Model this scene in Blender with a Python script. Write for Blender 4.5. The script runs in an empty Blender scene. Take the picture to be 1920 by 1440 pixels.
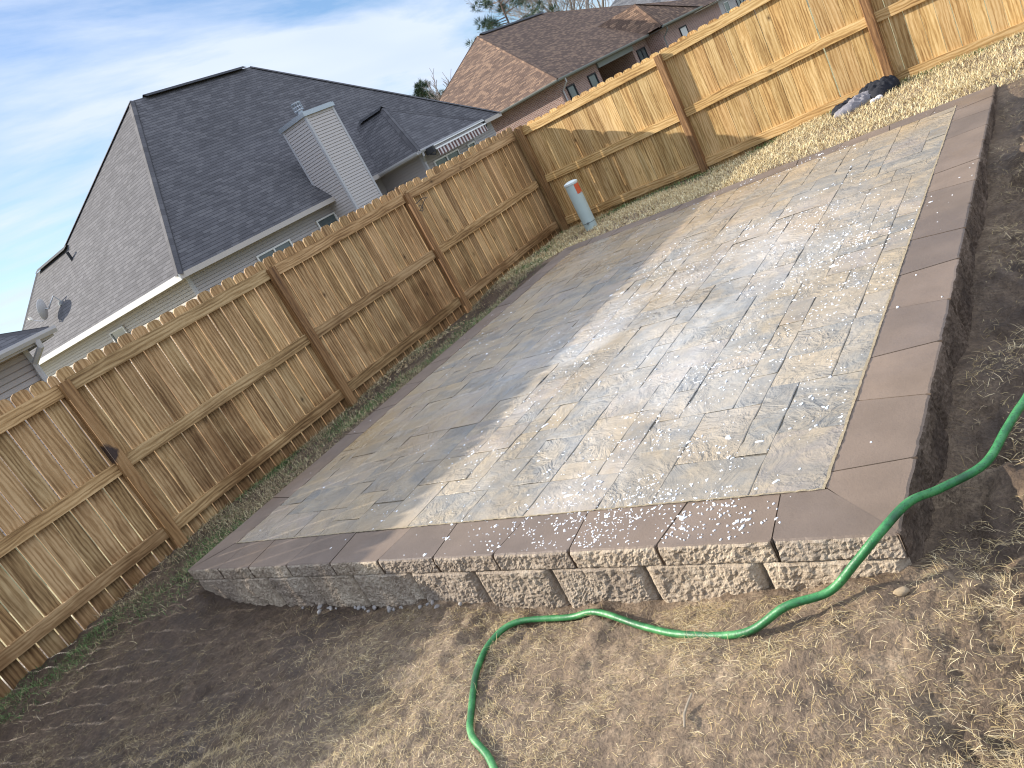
import bpy, math, random
import numpy as np
from mathutils import Vector, Matrix
random.seed(7); RNG = np.random.default_rng(11)
SC = bpy.context.scene; COL = SC.collection
# ------------------------------------------------------------------ camera
cam = bpy.data.cameras.new('camera'); cam_o = bpy.data.objects.new('camera', cam); COL.objects.link(cam_o)
Rm = Matrix(((0.7368221, 0.1821607, 0.6510842), (0.4968504, 0.5072104, -0.7041856), (-0.4585116, 0.8423510, 0.2832172)))
CAM = (6.62604, -9.86839, 1.67759)
cam_o.matrix_world = Matrix.Translation(CAM) @ Rm.to_4x4()
cam.sensor_width = 36; cam.lens = 26.721; cam.clip_start = 0.05; cam.clip_end = 2000
SC.camera = cam_o
# ------------------------------------------------------------------ light
EL, AZ = math.radians(24.1), math.atan2(-0.949, -0.316)
sun_dir = Vector((math.sin(AZ)*math.cos(EL), math.cos(AZ)*math.cos(EL), math.sin(EL)))
sl = bpy.data.lights.new('sun', 'SUN'); sl.energy = 3.9; sl.angle = math.radians(0.5); sl.color = (1, 0.93, 0.82)
so = bpy.data.objects.new('sun', sl); COL.objects.link(so)
so.rotation_euler = (-sun_dir).to_track_quat('-Z', 'Y').to_euler(); so.location = (-20, -8, 20)
SC.view_settings.view_transform = 'Standard'; SC.view_settings.look = 'None'
SC.view_settings.exposure = 1.35; SC.cycles.filter_width = 1.15; SC.view_settings.gamma = 1

class NT:
    """tiny node-tree writer"""
    def __init__(s, tree): s.t = tree; s.n = tree.nodes; s.l = tree.links
    def node(s, typ, ins=None, **kw):
        n = s.n.new(typ)
        for k, v in kw.items(): setattr(n, k, v)
        for k, v in (ins or {}).items():
            if hasattr(v, 'is_linked') or hasattr(v, 'links'): s.l.new(v, n.inputs[k])
            else: n.inputs[k].default_value = v
        return n
    def math(s, op, a, b=0.0, c=None, clamp=False):
        n = s.n.new('ShaderNodeMath'); n.operation = op; n.use_clamp = clamp
        for i, v in enumerate((a, b) if c is None else (a, b, c)):
            if hasattr(v, 'links'): s.l.new(v, n.inputs[i])
            else: n.inputs[i].default_value = v
        return n.outputs[0]
    def mix(s, f, a, b, mode='MIX'):
        n = s.n.new('ShaderNodeMix'); n.data_type = 'RGBA'; n.blend_type = mode
        for k, v in ((0, f), (6, a), (7, b)):
            if hasattr(v, 'links'): s.l.new(v, n.inputs[k])
            else: n.inputs[k].default_value = v if k == 0 else (*v, 1) if len(v) == 3 else v
        return n.outputs[2]
    def ramp(s, f, stops, interp='LINEAR'):
        n = s.n.new('ShaderNodeValToRGB'); r = n.color_ramp; r.interpolation = interp
        while len(r.elements) < len(stops): r.elements.new(0.5)
        for e, (p, c) in zip(r.elements, stops):
            e.position = p; e.color = (*c, 1) if hasattr(c, '__len__') else (c, c, c, 1)
        s.l.new(f, n.inputs[0]); return n.outputs[0]
    def noise(s, vec, scale, detail=4, rough=.55, dist=0, out=0):
        n = s.node('ShaderNodeTexNoise', {'Scale': scale, 'Detail': detail, 'Roughness': rough, 'Distortion': dist})
        if vec is not None: s.l.new(vec, n.inputs['Vector'])
        return n.outputs[out]
    def mapping(s, vec, scale=(1, 1, 1), loc=(0, 0, 0), rot=(0, 0, 0)):
        n = s.node('ShaderNodeMapping', {'Scale': scale, 'Location': loc, 'Rotation': rot}); s.l.new(vec, n.inputs[0]); return n.outputs[0]

# ------------------------------------------------------------------ world
wd = bpy.data.worlds.new('World'); SC.world = wd; wd.use_nodes = True
w = NT(wd.node_tree); w.n.clear()
sky = w.node('ShaderNodeTexSky', sky_type='NISHITA', sun_disc=False, sun_elevation=EL, sun_rotation=AZ % (2*math.pi), air_density=1.0, dust_density=0.6, ozone_density=1.6)
tc = w.node('ShaderNodeTexCoord').outputs['Generated']
sp = w.node('ShaderNodeSeparateXYZ', {0: tc})
den = w.math('ADD', w.math('MAXIMUM', sp.outputs[2], 0.0), 0.16)
pl = w.node('ShaderNodeCombineXYZ', {0: w.math('DIVIDE', sp.outputs[0], den), 1: w.math('DIVIDE', sp.outputs[1], den), 2: 0.3}).outputs[0]
plm = w.mapping(pl, scale=(1.0, .45, 1), rot=(0, 0, math.radians(-30)), loc=(.6, .2, 0))
c1 = w.noise(plm, 1.25, 8, .55, .5); c2 = w.noise(plm, 4.2, 6, .6, .3)
cv = w.math('ADD', w.math('MULTIPLY', c1, .8), w.math('MULTIPLY', c2, .25))
cf = w.ramp(cv, [(.41, 0.08), (.51, .50), (.61, .93)])
cc = w.mix(w.noise(plm, 1.9, 3), (4.0, 4.8, 6.4), (6.0, 6.4, 7.2))
bright = w.math('ADD', 1.0, w.math('MULTIPLY', w.math('SMOOTH_MIN', w.math('MAXIMUM', w.math('MULTIPLY', w.math('SUBTRACT', sp.outputs[2], .42), 3.0), 0.0), 1.0, .1), 2.1))  # unseen clouds overhead brightened to fill the shade
cc = w.mix(1.0, cc, w.node('ShaderNodeCombineXYZ', {0: bright, 1: bright, 2: bright}).outputs[0], 'MULTIPLY')
skb = w.mix(1.0, sky.outputs[0], (.62, .80, 1.0), 'MULTIPLY')
skc = w.mix(cf, skb, cc)
bg = w.node('ShaderNodeBackground', {'Color': skc, 'Strength': 0.065})
w.l.new(bg.outputs[0], w.node('ShaderNodeOutputWorld').inputs[0])

# ------------------------------------------------------------------ helpers
def new_mat(name):
    m = bpy.data.materials.new(name); m.use_nodes = True
    t = NT(m.node_tree); b = t.n['Principled BSDF']
    return m, t, b
def obj_coord(t): return t.node('ShaderNodeTexCoord').outputs['Object']
def setb(t, b, col=None, rough=None, spec=None, bump=None, dist=.01, strength=1.0, metal=None):
    for k, v in (('Base Color', col), ('Roughness', rough), ('Specular IOR Level', spec), ('Metallic', metal)):
        if v is None: continue
        if hasattr(v, 'links'): t.l.new(v, b.inputs[k])
        else: b.inputs[k].default_value = (*v, 1) if hasattr(v, '__len__') else v
    if bump is not None:
        bn = t.node('ShaderNodeBump', {'Height': bump, 'Distance': dist, 'Strength': strength}); t.l.new(bn.outputs[0], b.inputs['Normal'])
def attr(t, name, out='Fac'): return t.node('ShaderNodeAttribute', attribute_name=name).outputs[out]

class MB:
    """mesh collector: faces with uv (metres) and a per-piece random value"""
    def __init__(s): s.v = []; s.f = []; s.uv = []; s.r = []; s.mi = []
    def face(s, pts, uv=None, r=0.0, mi=0):
        i = len(s.v); s.v += [tuple(p) for p in pts]; s.f.append(tuple(range(i, i+len(pts))))
        if uv is None:
            p0 = Vector(pts[0]); e = (Vector(pts[1])-p0); n = e.cross(Vector(pts[-1])-p0)
            if e.length < 1e-9 or n.length < 1e-12: uv = [(0, 0)]*len(pts)
            else:
                e.normalize(); n.normalize(); q = n.cross(e); uv = [((Vector(p)-p0).dot(e), (Vector(p)-p0).dot(q)) for p in pts]
        s.uv += list(uv); s.r.append(r); s.mi.append(mi)
    def prism(s, poly, off, r=0.0, uvo=(0, 0), ax=None, mi=0):
        """polygon (3d pts) extruded by vector off; uv: ax=(origin, width axis, length axis)"""
        P = [Vector(p) for p in poly]; off = Vector(off); Q = [p+off for p in P]
        if ax is None:
            e = (P[1]-P[0]).normalized(); n = off.normalized(); ax = (P[0], e, n.cross(e))
        o, a, b = Vector(ax[0]), Vector(ax[1]), Vector(ax[2]); n = off.normalized()
        U = lambda p: ((p-o).dot(a)+(p-o).dot(n)*.37+uvo[0], (p-o).dot(b)+uvo[1])
        def ad(pts): s.face(pts, [U(p) for p in pts], r, mi)
        cr = Vector((0, 0, 0))
        for i in range(len(P)): cr += P[i].cross(P[(i+1) % len(P)])
        if cr.dot(off) > 0: ad(P[::-1]); ad(Q); fl = False
        else: ad(P); ad(Q[::-1]); fl = True
        for i in range(len(P)):
            j = (i+1) % len(P); q = [P[i], P[j], Q[j], Q[i]]; ad(q[::-1] if fl else q)
    def box(s, lo, hi, r=0.0, long=2, uvo=None, mi=0):
        lo, hi = Vector(lo), Vector(hi); d = hi-lo
        uvo = uvo or (random.random()*9, random.random()*9)
        A = [Vector((1, 0, 0)), Vector((0, 1, 0)), Vector((0, 0, 1))]
        b = A[long]; a = A[(long+1) % 3]; c = A[(long+2) % 3]
        w_, t_, l_ = a*d.dot(a), c*d.dot(c), b*d.dot(b)
        s.prism([lo, lo+w_, lo+w_+l_, lo+l_], t_, r, uvo, (lo, a, b), mi)
    def tube(s, pts, rad, n=8, r=0.0, cap=True, mi=0):
        pts = [Vector(p) for p in pts]; R = rad if hasattr(rad, '__len__') else [rad]*len(pts)
        rings = []; ref = None; L = 0
        for i, p in enumerate(pts):
            t = (pts[min(i+1, len(pts)-1)]-pts[max(i-1, 0)]).normalized()
            if ref is None: ref = t.orthogonal().normalized()
            ref = (ref-t*ref.dot(t)).normalized(); b = t.cross(ref)
            if i: L += (p-pts[i-1]).length
            rings.append(([p+(ref*math.cos(k*2*math.pi/n)+b*math.sin(k*2*math.pi/n))*R[i] for k in range(n)], L))
        for (a, la), (c, lc) in zip(rings, rings[1:]):
            for k in range(n):
                j = (k+1) % n
                s.face([a[k], a[j], c[j], c[k]], [(k/n, la), ((k+1)/n, la), ((k+1)/n, lc), (k/n, lc)], r, mi)
        if cap: s.face(rings[0][0][::-1], None, r, mi); s.face(rings[-1][0], None, r, mi)
    def build(s, name, mats, parent=None, smooth=False, weld=False, loc=None):
        me = bpy.data.meshes.new(name)
        V = s.v
        if loc is not None: V = [(x-loc[0], y-loc[1], z-loc[2]) for x, y, z in V]
        me.from_pydata(V, [], s.f)
        ul = me.uv_layers.new(name='UVMap'); ul.data.foreach_set('uv', np.array(s.uv, 'f').ravel())
        at = me.attributes.new('rnd', 'FLOAT', 'FACE'); at.data.foreach_set('value', np.array(s.r, 'f'))
        for m in (mats if isinstance(mats, (list, tuple)) else [mats]): me.materials.append(m)
        me.polygons.foreach_set('material_index', np.array(s.mi, 'i'))
        if weld:
            import bmesh
            bm = bmesh.new(); bm.from_mesh(me); bmesh.ops.remove_doubles(bm, verts=bm.verts, dist=1e-5); bm.to_mesh(me); bm.free()
        if smooth: me.polygons.foreach_set('use_smooth', [True]*len(me.polygons))
        me.update()
        o = bpy.data.objects.new(name, me); COL.objects.link(o)
        if loc is not None: o.location = loc
        if parent:
            o.parent = parent; q = parent
            while q: o.location = Vector(o.location)-Vector(q.location); q = q.parent
        return o
def np_mesh(name, V, F, mat, attrs=None, smooth=False, parent=None):
    """V (n,3), F (m,k) all the same size; attrs name -> (n,4) point colours or (n,) floats"""
    me = bpy.data.meshes.new(name); V = np.asarray(V, 'f'); F = np.asarray(F, 'i'); m, k = F.shape
    me.vertices.add(len(V)); me.vertices.foreach_set('co', V.ravel())
    me.loops.add(m*k); me.loops.foreach_set('vertex_index', F.ravel())
    me.polygons.add(m); me.polygons.foreach_set('loop_start', np.arange(0, m*k, k, dtype='i')); me.polygons.foreach_set('loop_total', np.full(m, k, 'i'))
    for an, a in (attrs or {}).items():
        if a.ndim == 2: at = me.attributes.new(an, 'FLOAT_COLOR', 'POINT'); at.data.foreach_set('color', a.astype('f').ravel())
        else: at = me.attributes.new(an, 'FLOAT', 'POINT'); at.data.foreach_set('value', a.astype('f'))
    if smooth: me.polygons.foreach_set('use_smooth', np.ones(m, bool))
    me.materials.append(mat); me.update(); me.validate()
    o = bpy.data.objects.new(name, me); COL.objects.link(o)
    if parent: o.parent = parent
    return o
def tag(o, label=None, cat=None, group=None, kind=None):
    for k, v in (('label', label), ('category', cat), ('group', group), ('kind', kind)):
        if v: o[k] = v
    return o
def empty(name, loc, label, cat, group=None):
    o = bpy.data.objects.new(name, None); COL.objects.link(o); o.location = loc; o.empty_display_size = .1
    return tag(o, label, cat, group)
def vnoise(x, y, seed=0):
    xi = np.floor(x).astype(np.int64); yi = np.floor(y).astype(np.int64); fx = x-xi; fy = y-yi
    fx = fx*fx*(3-2*fx); fy = fy*fy*(3-2*fy)
    def h(a, b):
        n = (a*374761393+b*668265263+seed*982451653) & 0x7fffffff; n = ((n ^ (n >> 13))*1274126177) & 0x7fffffff
        return ((n ^ (n >> 16)) & 0xffff)/65535.0
    return (h(xi, yi)*(1-fx)+h(xi+1, yi)*fx)*(1-fy)+(h(xi, yi+1)*(1-fx)+h(xi+1, yi+1)*fx)*fy
def fbm(x, y, oct=4, seed=0, gain=.5):
    a = 1; s = 0; t = 0
    for i in range(oct): s = s+a*vnoise(x*2**i+i*17.3, y*2**i-i*9.1, seed+i); t += a; a *= gain
    return s/t

# ------------------------------------------------------------------ terrain
PX0, PX1, PY0, PY1, PZ = 1.265, 5.92, -7.92, -2.03, 0.12        # patio rectangle and top
GP = np.array([(0,-9,-.09),(0,-6,-.07),(0,-3,-.07),(0,0,-.05),(0,-13,-.1),(.6,-7,-.05),(.6,-4,-.02),(.7,-1.5,-.01),(1.2,-7.5,-.03),(1.15,-6,.03),(1.2,-4,.06),(1.2,-2,.07),(1,-8.3,-.06),(.5,-9.5,-.1),
 (1.35,-8,-.05),(1.6,-8,-.15),(2,-8,-.185),(3,-8,-.19),(4.3,-8,-.175),(5,-8,-.14),(5.4,-8,-.085),(5.88,-8.02,0.0),(2,-8.4,-.16),(3,-8.5,-.16),(4,-8.4,-.14),
 (3,-9,-.15),(4,-9,-.12),(5,-9,-.08),(6.2,-8.7,-.03),(5.8,-8.4,-.03),(2,-9.5,-.15),(5,-11,0),(7,-11,.1),(1,-11,-.12),(9,-10,.1),
 (6.02,-7.6,-.12),(6.05,-7.2,-.17),(6.04,-6,-.18),(6.04,-4.5,-.13),(6.04,-3,-.02),(6.1,-2,.08),(6.24,-7.2,0.0),(6.3,-5.5,-.08),(6.3,-7.5,.07),(6.15,-7.55,.03),(6.55,-7.3,.1),(6.6,-6,.1),(6.6,-4,.11),(7,-3,.15),(8,-6,.2),(8,-8.5,.2),
 (0,-.05,-.03),(2.4,0,-.01),(4.8,0,.11),(7.2,0,.12),(9.6,0,.15),(2,-1.4,.07),(4,-1.4,.1),(5.8,-1.4,.12),(6.5,-1,.13),(3,-2,.09),(5,-2,.1),(0,2,-.1),(5,2,.05),(-1,-5,-.1),(-1,-10,-.15)])
def ground_base(x, y):
    x = np.asarray(x, float); y = np.asarray(y, float); num = 0; dn = 0
    for px, py, pz in GP:
        wgt = 1/(((x-px)**2+(y-py)**2)+.012)**1.7; num = num+wgt*pz; dn = dn+wgt
    z = num/dn
    d = np.maximum(np.maximum(-1.5-x, x-10), np.maximum(-13-y, y-2)); k = np.clip(d/9, 0, 1); k = k*k*(3-2*k)
    return z*(1-k)-.25*k
def ground_z(x, y):
    z = ground_base(x, y)
    near = np.exp(-(np.maximum(0, np.hypot(x-4, y+7)-7)/3)**2)
    soil = np.clip((-y-7.2)/.5, 0, 1)+np.clip((x-5.9)/.15, 0, 1)*np.clip((-y-2)/.6, 0, 1); soil = np.clip(soil, 0.15, 1)
    n = (fbm(x*1.6, y*1.6, 3, 5)-.5)*.05+(np.abs(fbm(x*7, y*7, 4, 9, .6)-.5))*.085-.018+(fbm(x*24, y*24, 2, 13)-.5)*.022
    rake = np.clip((x-5.95)/.1, 0, 1)*np.clip((-y-2.5)/.5, 0, 1)*(fbm((x*1.2-y*.5)*5, (x+y)*11, 4, 21, .6)-.5)*.11
    furrow = np.clip((3.6-x)/1.0, 0, 1)*np.clip((-y-7.9)/.3, 0, 1)*(fbm((x*.55-y*.84)*11, (x*.84+y*.55)*3.2, 3, 33)-.5)*.075
    z = z+(n+furrow)*near*soil+rake
    z = z+np.clip((x-5.96)/.12, 0, 1)*np.clip((-y-2.6)/.5, 0, 1)*np.clip((7.5-x)/.5, 0, 1)*((np.abs(fbm(x*10+3, y*10, 4, 55, .6)-.5))*.11-.03+(fbm(x*30, y*30, 2, 57)-.5)*.03)
    ins = (x > PX0+.1) & (x < PX1-.1) & (y > PY0+.1) & (y < PY1-.1)
    return np.where(ins, np.minimum(z, -.3), z)
def axis(lo, hi, f0, f1, segs):
    a = [np.array([-600, -250, -120, -70, -45, -30, -22, -16, -12., -8, -5, -3])+lo]
    for s0, s1, st in segs: a.append(np.arange(s0, s1, st))
    a.append(np.array([0, 2, 5, 9, 15, 25, 45, 80, 150, 300, 600.])+hi)
    return np.unique(np.round(np.concatenate(a), 4))
gx = axis(-1, 9, 0, 0, [(-1, 0, .1), (0, 1.2, .04), (1.2, 7.2, .022), (7.2, 9, .06)])
gy = axis(-12, 1.2, 0, 0, [(-12, -10, .1), (-10, -7.7, .02), (-7.7, -2, .04), (-2, 1.2, .05)])
GX, GY = np.meshgrid(gx, gy, indexing='ij'); GZ = ground_z(GX, GY)
nx, ny = GX.shape; idx = np.arange(nx*ny).reshape(nx, ny)
GF = np.stack([idx[:-1, :-1], idx[1:, :-1], idx[1:, 1:], idx[:-1, 1:]], -1).reshape(-1, 4)

m_mud, t, b = new_mat('soil')
oc = obj_coord(t)
nA = t.noise(oc, 1.7, 5, .6); nB = t.noise(oc, 9, 6, .65); nC = t.noise(oc, 60, 4, .7)
colr = t.ramp(t.math('ADD', t.math('MULTIPLY', nA, .55), t.math('MULTIPLY', nB, .45)), [(.38, (.080, .054, .035)), (.5, (.175, .122, .077)), (.62, (.31, .23, .148))])
colr = t.mix(t.ramp(nC, [(.42, 0), (.62, .75)]), colr, (.085, .058, .038))
gx_ = t.node('ShaderNodeSeparateXYZ', {0: oc}).outputs
damp_shade = t.math('MAXIMUM', t.math('MULTIPLY', t.math('SUBTRACT', t.math('ADD', 3.4, t.math('MULTIPLY', nA, .8)), gx_[0]), 1.0), t.math('MULTIPLY', t.math('MULTIPLY', t.math('SUBTRACT', gx_[0], 5.9), t.math('LESS_THAN', gx_[0], 6.35)), 3.0), clamp=True)  # fence shade on the left painted as darker soil, with damp in the trench
damp_shade = t.math('MULTIPLY', damp_shade, t.math('LESS_THAN', gx_[1], -2.2))
colr = t.mix(damp_shade, colr, (.46, .43, .42), 'MULTIPLY')
lawn = t.math('MAXIMUM', t.math('GREATER_THAN', gx_[1], .3), t.math('LESS_THAN', gx_[0], -.5))
colr = t.mix(lawn, colr, t.ramp(t.math('ADD', t.math('MULTIPLY', nA, .5), t.math('MULTIPLY', nC, .5)), [(.35, (.12, .13, .05)), (.6, (.30, .25, .13))]))
hgt = t.math('ADD', t.math('MULTIPLY', nB, .7), t.math('MULTIPLY', nC, .3))
setb(t, b, colr, t.ramp(nA, [(.35, .55), (.6, .9)]), .3, hgt, .035, 1.0)
ground = np_mesh('ground', np.stack([GX, GY, GZ], -1).reshape(-1, 3), GF, m_mud, smooth=True)
tag(ground, kind='structure')

# ------------------------------------------------------------------ materials
def wood(name, dark, mid, light, rough=.75, stain=0.0, tint=None):
    m, t, b = new_mat(name)
    uv = t.node('ShaderNodeUVMap').outputs[0]; r = attr(t, 'rnd')
    rv = t.node('ShaderNodeCombineXYZ', {0: t.math('MULTIPLY', r, 37.0), 1: t.math('MULTIPLY', r, 91.0), 2: t.math('MULTIPLY', r, 13.0)}).outputs[0]
    p = t.node('ShaderNodeVectorMath', {0: uv, 1: rv}, operation='ADD').outputs[0]
    warp = t.noise(t.mapping(p, (7, 1.6, 1)), 1.0, 4, .6)
    pw = t.node('ShaderNodeVectorMath', {0: t.mapping(p, (1, .03, 1)), 1: t.node('ShaderNodeCombineXYZ', {0: t.math('MULTIPLY', warp, .12)}).outputs[0]}, operation='ADD').outputs[0]
    wv = t.node('ShaderNodeTexWave', {'Scale': 9.0, 'Distortion': 5.5, 'Detail': 2.0, 'Detail Scale': 1.5}, wave_type='BANDS', bands_direction='X'); t.l.new(pw, wv.inputs[0])
    fib = t.noise(t.mapping(p, (75, 2.2, 1)), 1.0, 4, .65)
    big = t.noise(t.mapping(p, (3, .6, 1)), 1.6, 4, .6)
    g = t.math('ADD', t.math('ADD', t.math('MULTIPLY', wv.outputs['Fac'], .13), t.math('MULTIPLY', fib, .50)), t.math('MULTIPLY', big, .48))
    col = t.ramp(g, [(.40, dark), (.54, mid), (.68, light)])
    col = t.mix(1.0, col, t.ramp(r, [(0, (.80, .77, .73)), (.3, (1.05, 1, .95)), (.6, (.90, .92, .88)), (1, (1.16, 1.12, 1.03))]), 'MULTIPLY')
    vo = t.node('ShaderNodeTexVoronoi', {'Scale': 3.0, 'Randomness': 1.0}); t.l.new(t.mapping(p, (1.6, 1.0, 1)), vo.inputs['Vector'])
    kd = t.math('ADD', vo.outputs['Distance'], t.math('MULTIPLY', t.noise(p, 45, 2), .05))
    kn = t.ramp(kd, [(.06, 1), (.09, .6), (.17, 0)])
    sel = t.ramp(t.node('ShaderNodeSeparateColor', {0: vo.outputs['Color']}).outputs[0], [(.5, 0), (.52, 1)])
    kf = t.math('MULTIPLY', kn, t.math('MULTIPLY', sel, .85))
    col = t.mix(kf, col, tuple(c*.35 for c in dark))
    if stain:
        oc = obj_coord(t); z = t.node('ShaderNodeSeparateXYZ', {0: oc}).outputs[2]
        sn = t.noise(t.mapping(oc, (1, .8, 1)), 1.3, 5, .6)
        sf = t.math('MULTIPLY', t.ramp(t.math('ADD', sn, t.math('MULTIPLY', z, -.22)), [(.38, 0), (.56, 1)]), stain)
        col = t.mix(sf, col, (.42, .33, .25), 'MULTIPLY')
    setb(t, b, col, rough, .3, t.math('ADD', g, t.math('MULTIPLY', kf, -.6)), .003, .5)
    return m
W_SHADE = wood('pine_shaded_tone', (.155, .085, .034), (.335, .208, .095), (.51, .35, .185), stain=.8)  # same pine as the back fence, with shade put into a darker tone
W_SUN = wood('pine_sunlit_tone', (.23, .125, .042), (.45, .285, .115), (.62, .44, .22), stain=.0)  # same pine, with sunlight put into a lighter tone
W_POST = wood('post_pine', (.10, .050, .022), (.215, .115, .048), (.33, .195, .09), rough=.6)
W_KNOT = wood('orange_pine_post', (.13, .062, .024), (.27, .150, .060), (.36, .215, .10), rough=.6)
m_, t, b = W_KNOT, NT(W_KNOT.node_tree), W_KNOT.node_tree.nodes['Principled BSDF']      # long dark knot half way up
z_ = t.node('ShaderNodeSeparateXYZ', {0: obj_coord(t)}).outputs; wob = t.noise(obj_coord(t), 9, 4, .6)
dk = t.math('ADD', t.math('ABSOLUTE', t.math('MULTIPLY', t.math('SUBTRACT', z_[2], .93), 6.0)), t.math('ADD', t.math('MULTIPLY', t.math('ADD', z_[1], 7.355), 9.0), t.math('MULTIPLY', wob, 1.2)))
src = b.inputs['Base Color'].links[0].from_socket
t.l.new(t.mix(t.ramp(dk, [(.75, .92), (1.05, 0)]), src, (.025, .018, .02)), b.inputs['Base Color'])
def plain(name, col, rough=.6, spec=.4, nscale=20, var=.15, bump=.0, metal=0.0, bscale=None):
    m, t, b = new_mat(name); oc = obj_coord(t); n = t.noise(oc, nscale, 5, .6)
    c = t.mix(n, tuple(x*(1-var) for x in col), tuple(min(1, x*(1+var)) for x in col))
    setb(t, b, c, rough, spec, t.noise(oc, bscale or nscale*4, 4, .6) if bump else None, bump or .001, 1.0, metal); return m

# ------------------------------------------------------------------ wooden fences
def picket(mb, o, wa, ta, wdt, z0, z1, th=.016, r=None, tilt=0):
    """dog-eared board: o=(x,y) of its lower corner, wa/ta unit width and thickness axes"""
    r = random.random() if r is None else r; c = .034
    wa, ta = Vector(wa), Vector(ta); up = Vector((0, 0, 1)); O = Vector((o[0], o[1], 0))
    P = lambda u, z: O+wa*(u+tilt*(z-z0))+up*z
    mb.prism([P(0, z0), P(wdt, z0), P(wdt, z1-c), P(wdt-c*.32, z1-c*.42), P(wdt-c, z1), P(c, z1), P(c*.32, z1-c*.42), P(0, z1-c)], ta*th, r, (random.random()*9, random.random()*9), (O, wa, up))
def post_mesh(x0, y0, x1, y1, z0, z1):
    mb = MB(); c = .006
    pts = [(x0+c, y0), (x1-c, y0), (x1, y0+c), (x1, y1-c), (x1-c, y1), (x0+c, y1), (x0, y1-c), (x0, y0+c)]
    mb.prism([Vector((a, b_, z0)) for a, b_ in pts], (0, 0, z1-z0), random.random(), (random.random()*5, random.random()*5), None)
    # uv along the length
    mb.uv = []
    for f in mb.f:
        for i in f: v = mb.v[i]; mb.uv.append((v[0]*1.0+v[1]*.9+.3, v[2]))
    return mb
fenceL = empty('wooden_fence', (-.05, -5, -.07), 'shaded brown picket fence with sunlight through its gaps, along the left of the patio', 'fence')
LP = [(-14.3, -.10, 1.60), (-11.98, -.10, 1.60), (-9.66, -.08, 1.61), (-7.345, -.06, 1.617), (-5.033, -.05, 1.608), (-2.717, -.06, 1.597)]
for y, z0, z1 in LP: post_mesh(-.095, y-.047, 0, y+.047, z0-.2, z1).build('post', W_POST if abs(y+7.345) > .1 else W_KNOT, fenceL)
ys = [p[0] for p in LP]+[.085]
for i in range(len(ys)-1):
    ya, yb = ys[i]+.048, ys[i+1]-.048
    if i == len(ys)-2: yb = -.004
    for zz in (.115, .795, 1.565):
        mb = MB(); j = random.uniform(-.008, .008); hgt_ = .058 if zz > 1.5 else .054
        y0 = ya; n = 8; sag = random.uniform(-.012, .004)
        bot = [Vector((-.088, ya+(yb-ya)*k/n, zz+j-hgt_+sag*math.sin(math.pi*k/n))) for k in range(n+1)]
        top = [v+Vector((0, 0, 2*hgt_)) for v in bot]
        mb.prism(bot+top[::-1], (.038, 0, 0), random.random(), (random.random()*9, random.random()*9), ((0, 0, 0), (0, 0, 1), (0, 1, 0)))
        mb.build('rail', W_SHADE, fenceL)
    mb = MB(); y = ys[i]+.012
    while y < ys[i+1]-.008:
        wd_ = random.uniform(.134, .141); zt = 1.715+random.uniform(-.012, .012)
        if i == 5 and abs(y+2.27) < .07: zt = 1.66
        if y+wd_ > ys[i+1]+.02: wd_ = ys[i+1]+.004-y
        picket(mb, (-.1055, y), (0, 1, 0), (1, 0, 0), wd_, -.12+random.uniform(-.02, .02), zt, tilt=random.uniform(-.0006, .0006))
        y += wd_+random.choice((.008, .010, .011, .013))
    if i == len(ys)-2: picket(mb, (-.1225, -.03), (0, 1, 0), (1, 0, 0), .125, -.12, 1.71)
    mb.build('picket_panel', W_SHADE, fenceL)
fenceB = empty('wooden_fence', (4, .05, 0), 'golden sunlit picket fence along the back lawn, behind the far patio edge', 'fence')
BP = [(0.04, -.06, 1.66), (2.425, -.05, 1.615), (4.815, .10, 1.72), (7.2, .12, 1.76), (9.6, .14, 1.78)]
for i, (x, z0, z1) in enumerate(BP):
    post_mesh(x-.047, 0, x+.047, .095, z0-.2, z1).build('post', W_POST, fenceB)
for i in range(len(BP)-1):
    xa, xb = BP[i][0]+.048, BP[i+1][0]-.048
    dz = ((0, 0), (0.01, .075), (.07, .03), (.03, .05))[i]
    for zz in (.095, .80, 1.56):
        mb = MB(); n = 8; sag = random.uniform(-.012, .004); hh = .055
        bot = [Vector((xa+(xb-xa)*k/n, .05, zz-hh+dz[0]+(dz[1]-dz[0])*k/n+sag*math.sin(math.pi*k/n))) for k in range(n+1)]
        mb.prism(bot+[v+Vector((0, 0, 2*hh)) for v in bot][::-1], (0, .038, 0), random.random(), (random.random()*9, random.random()*9), ((0, 0, 0), (0, 0, 1), (1, 0, 0)))
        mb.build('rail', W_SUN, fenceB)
    mb = MB(); x = BP[i][0]+.012-(.155 if i == 0 else 0)
    while x < BP[i+1][0]-.03:
        wd_ = random.uniform(.134, .141); f_ = (x-BP[i][0])/2.4; zt = 1.645+dz[0]+(dz[1]-dz[0])*f_+random.uniform(-.012, .012)
        if x+wd_ > BP[i+1][0]+.02: wd_ = BP[i+1][0]+.004-x
        picket(mb, (x, .0885), (1, 0, 0), (0, 1, 0), wd_, -.07+(.15*f_ if i == 1 else .1 if i > 1 else 0)+random.uniform(-.02, .02), zt, tilt=random.uniform(-.0015, .0015))
        x += wd_+(.016 if (i == 1 and abs(x-4.1) < .07) else random.choice((.002, .004, .006)) if i < 2 else random.choice((.004, .007)))
    mb.build('picket_panel', W_SUN, fenceB)

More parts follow.
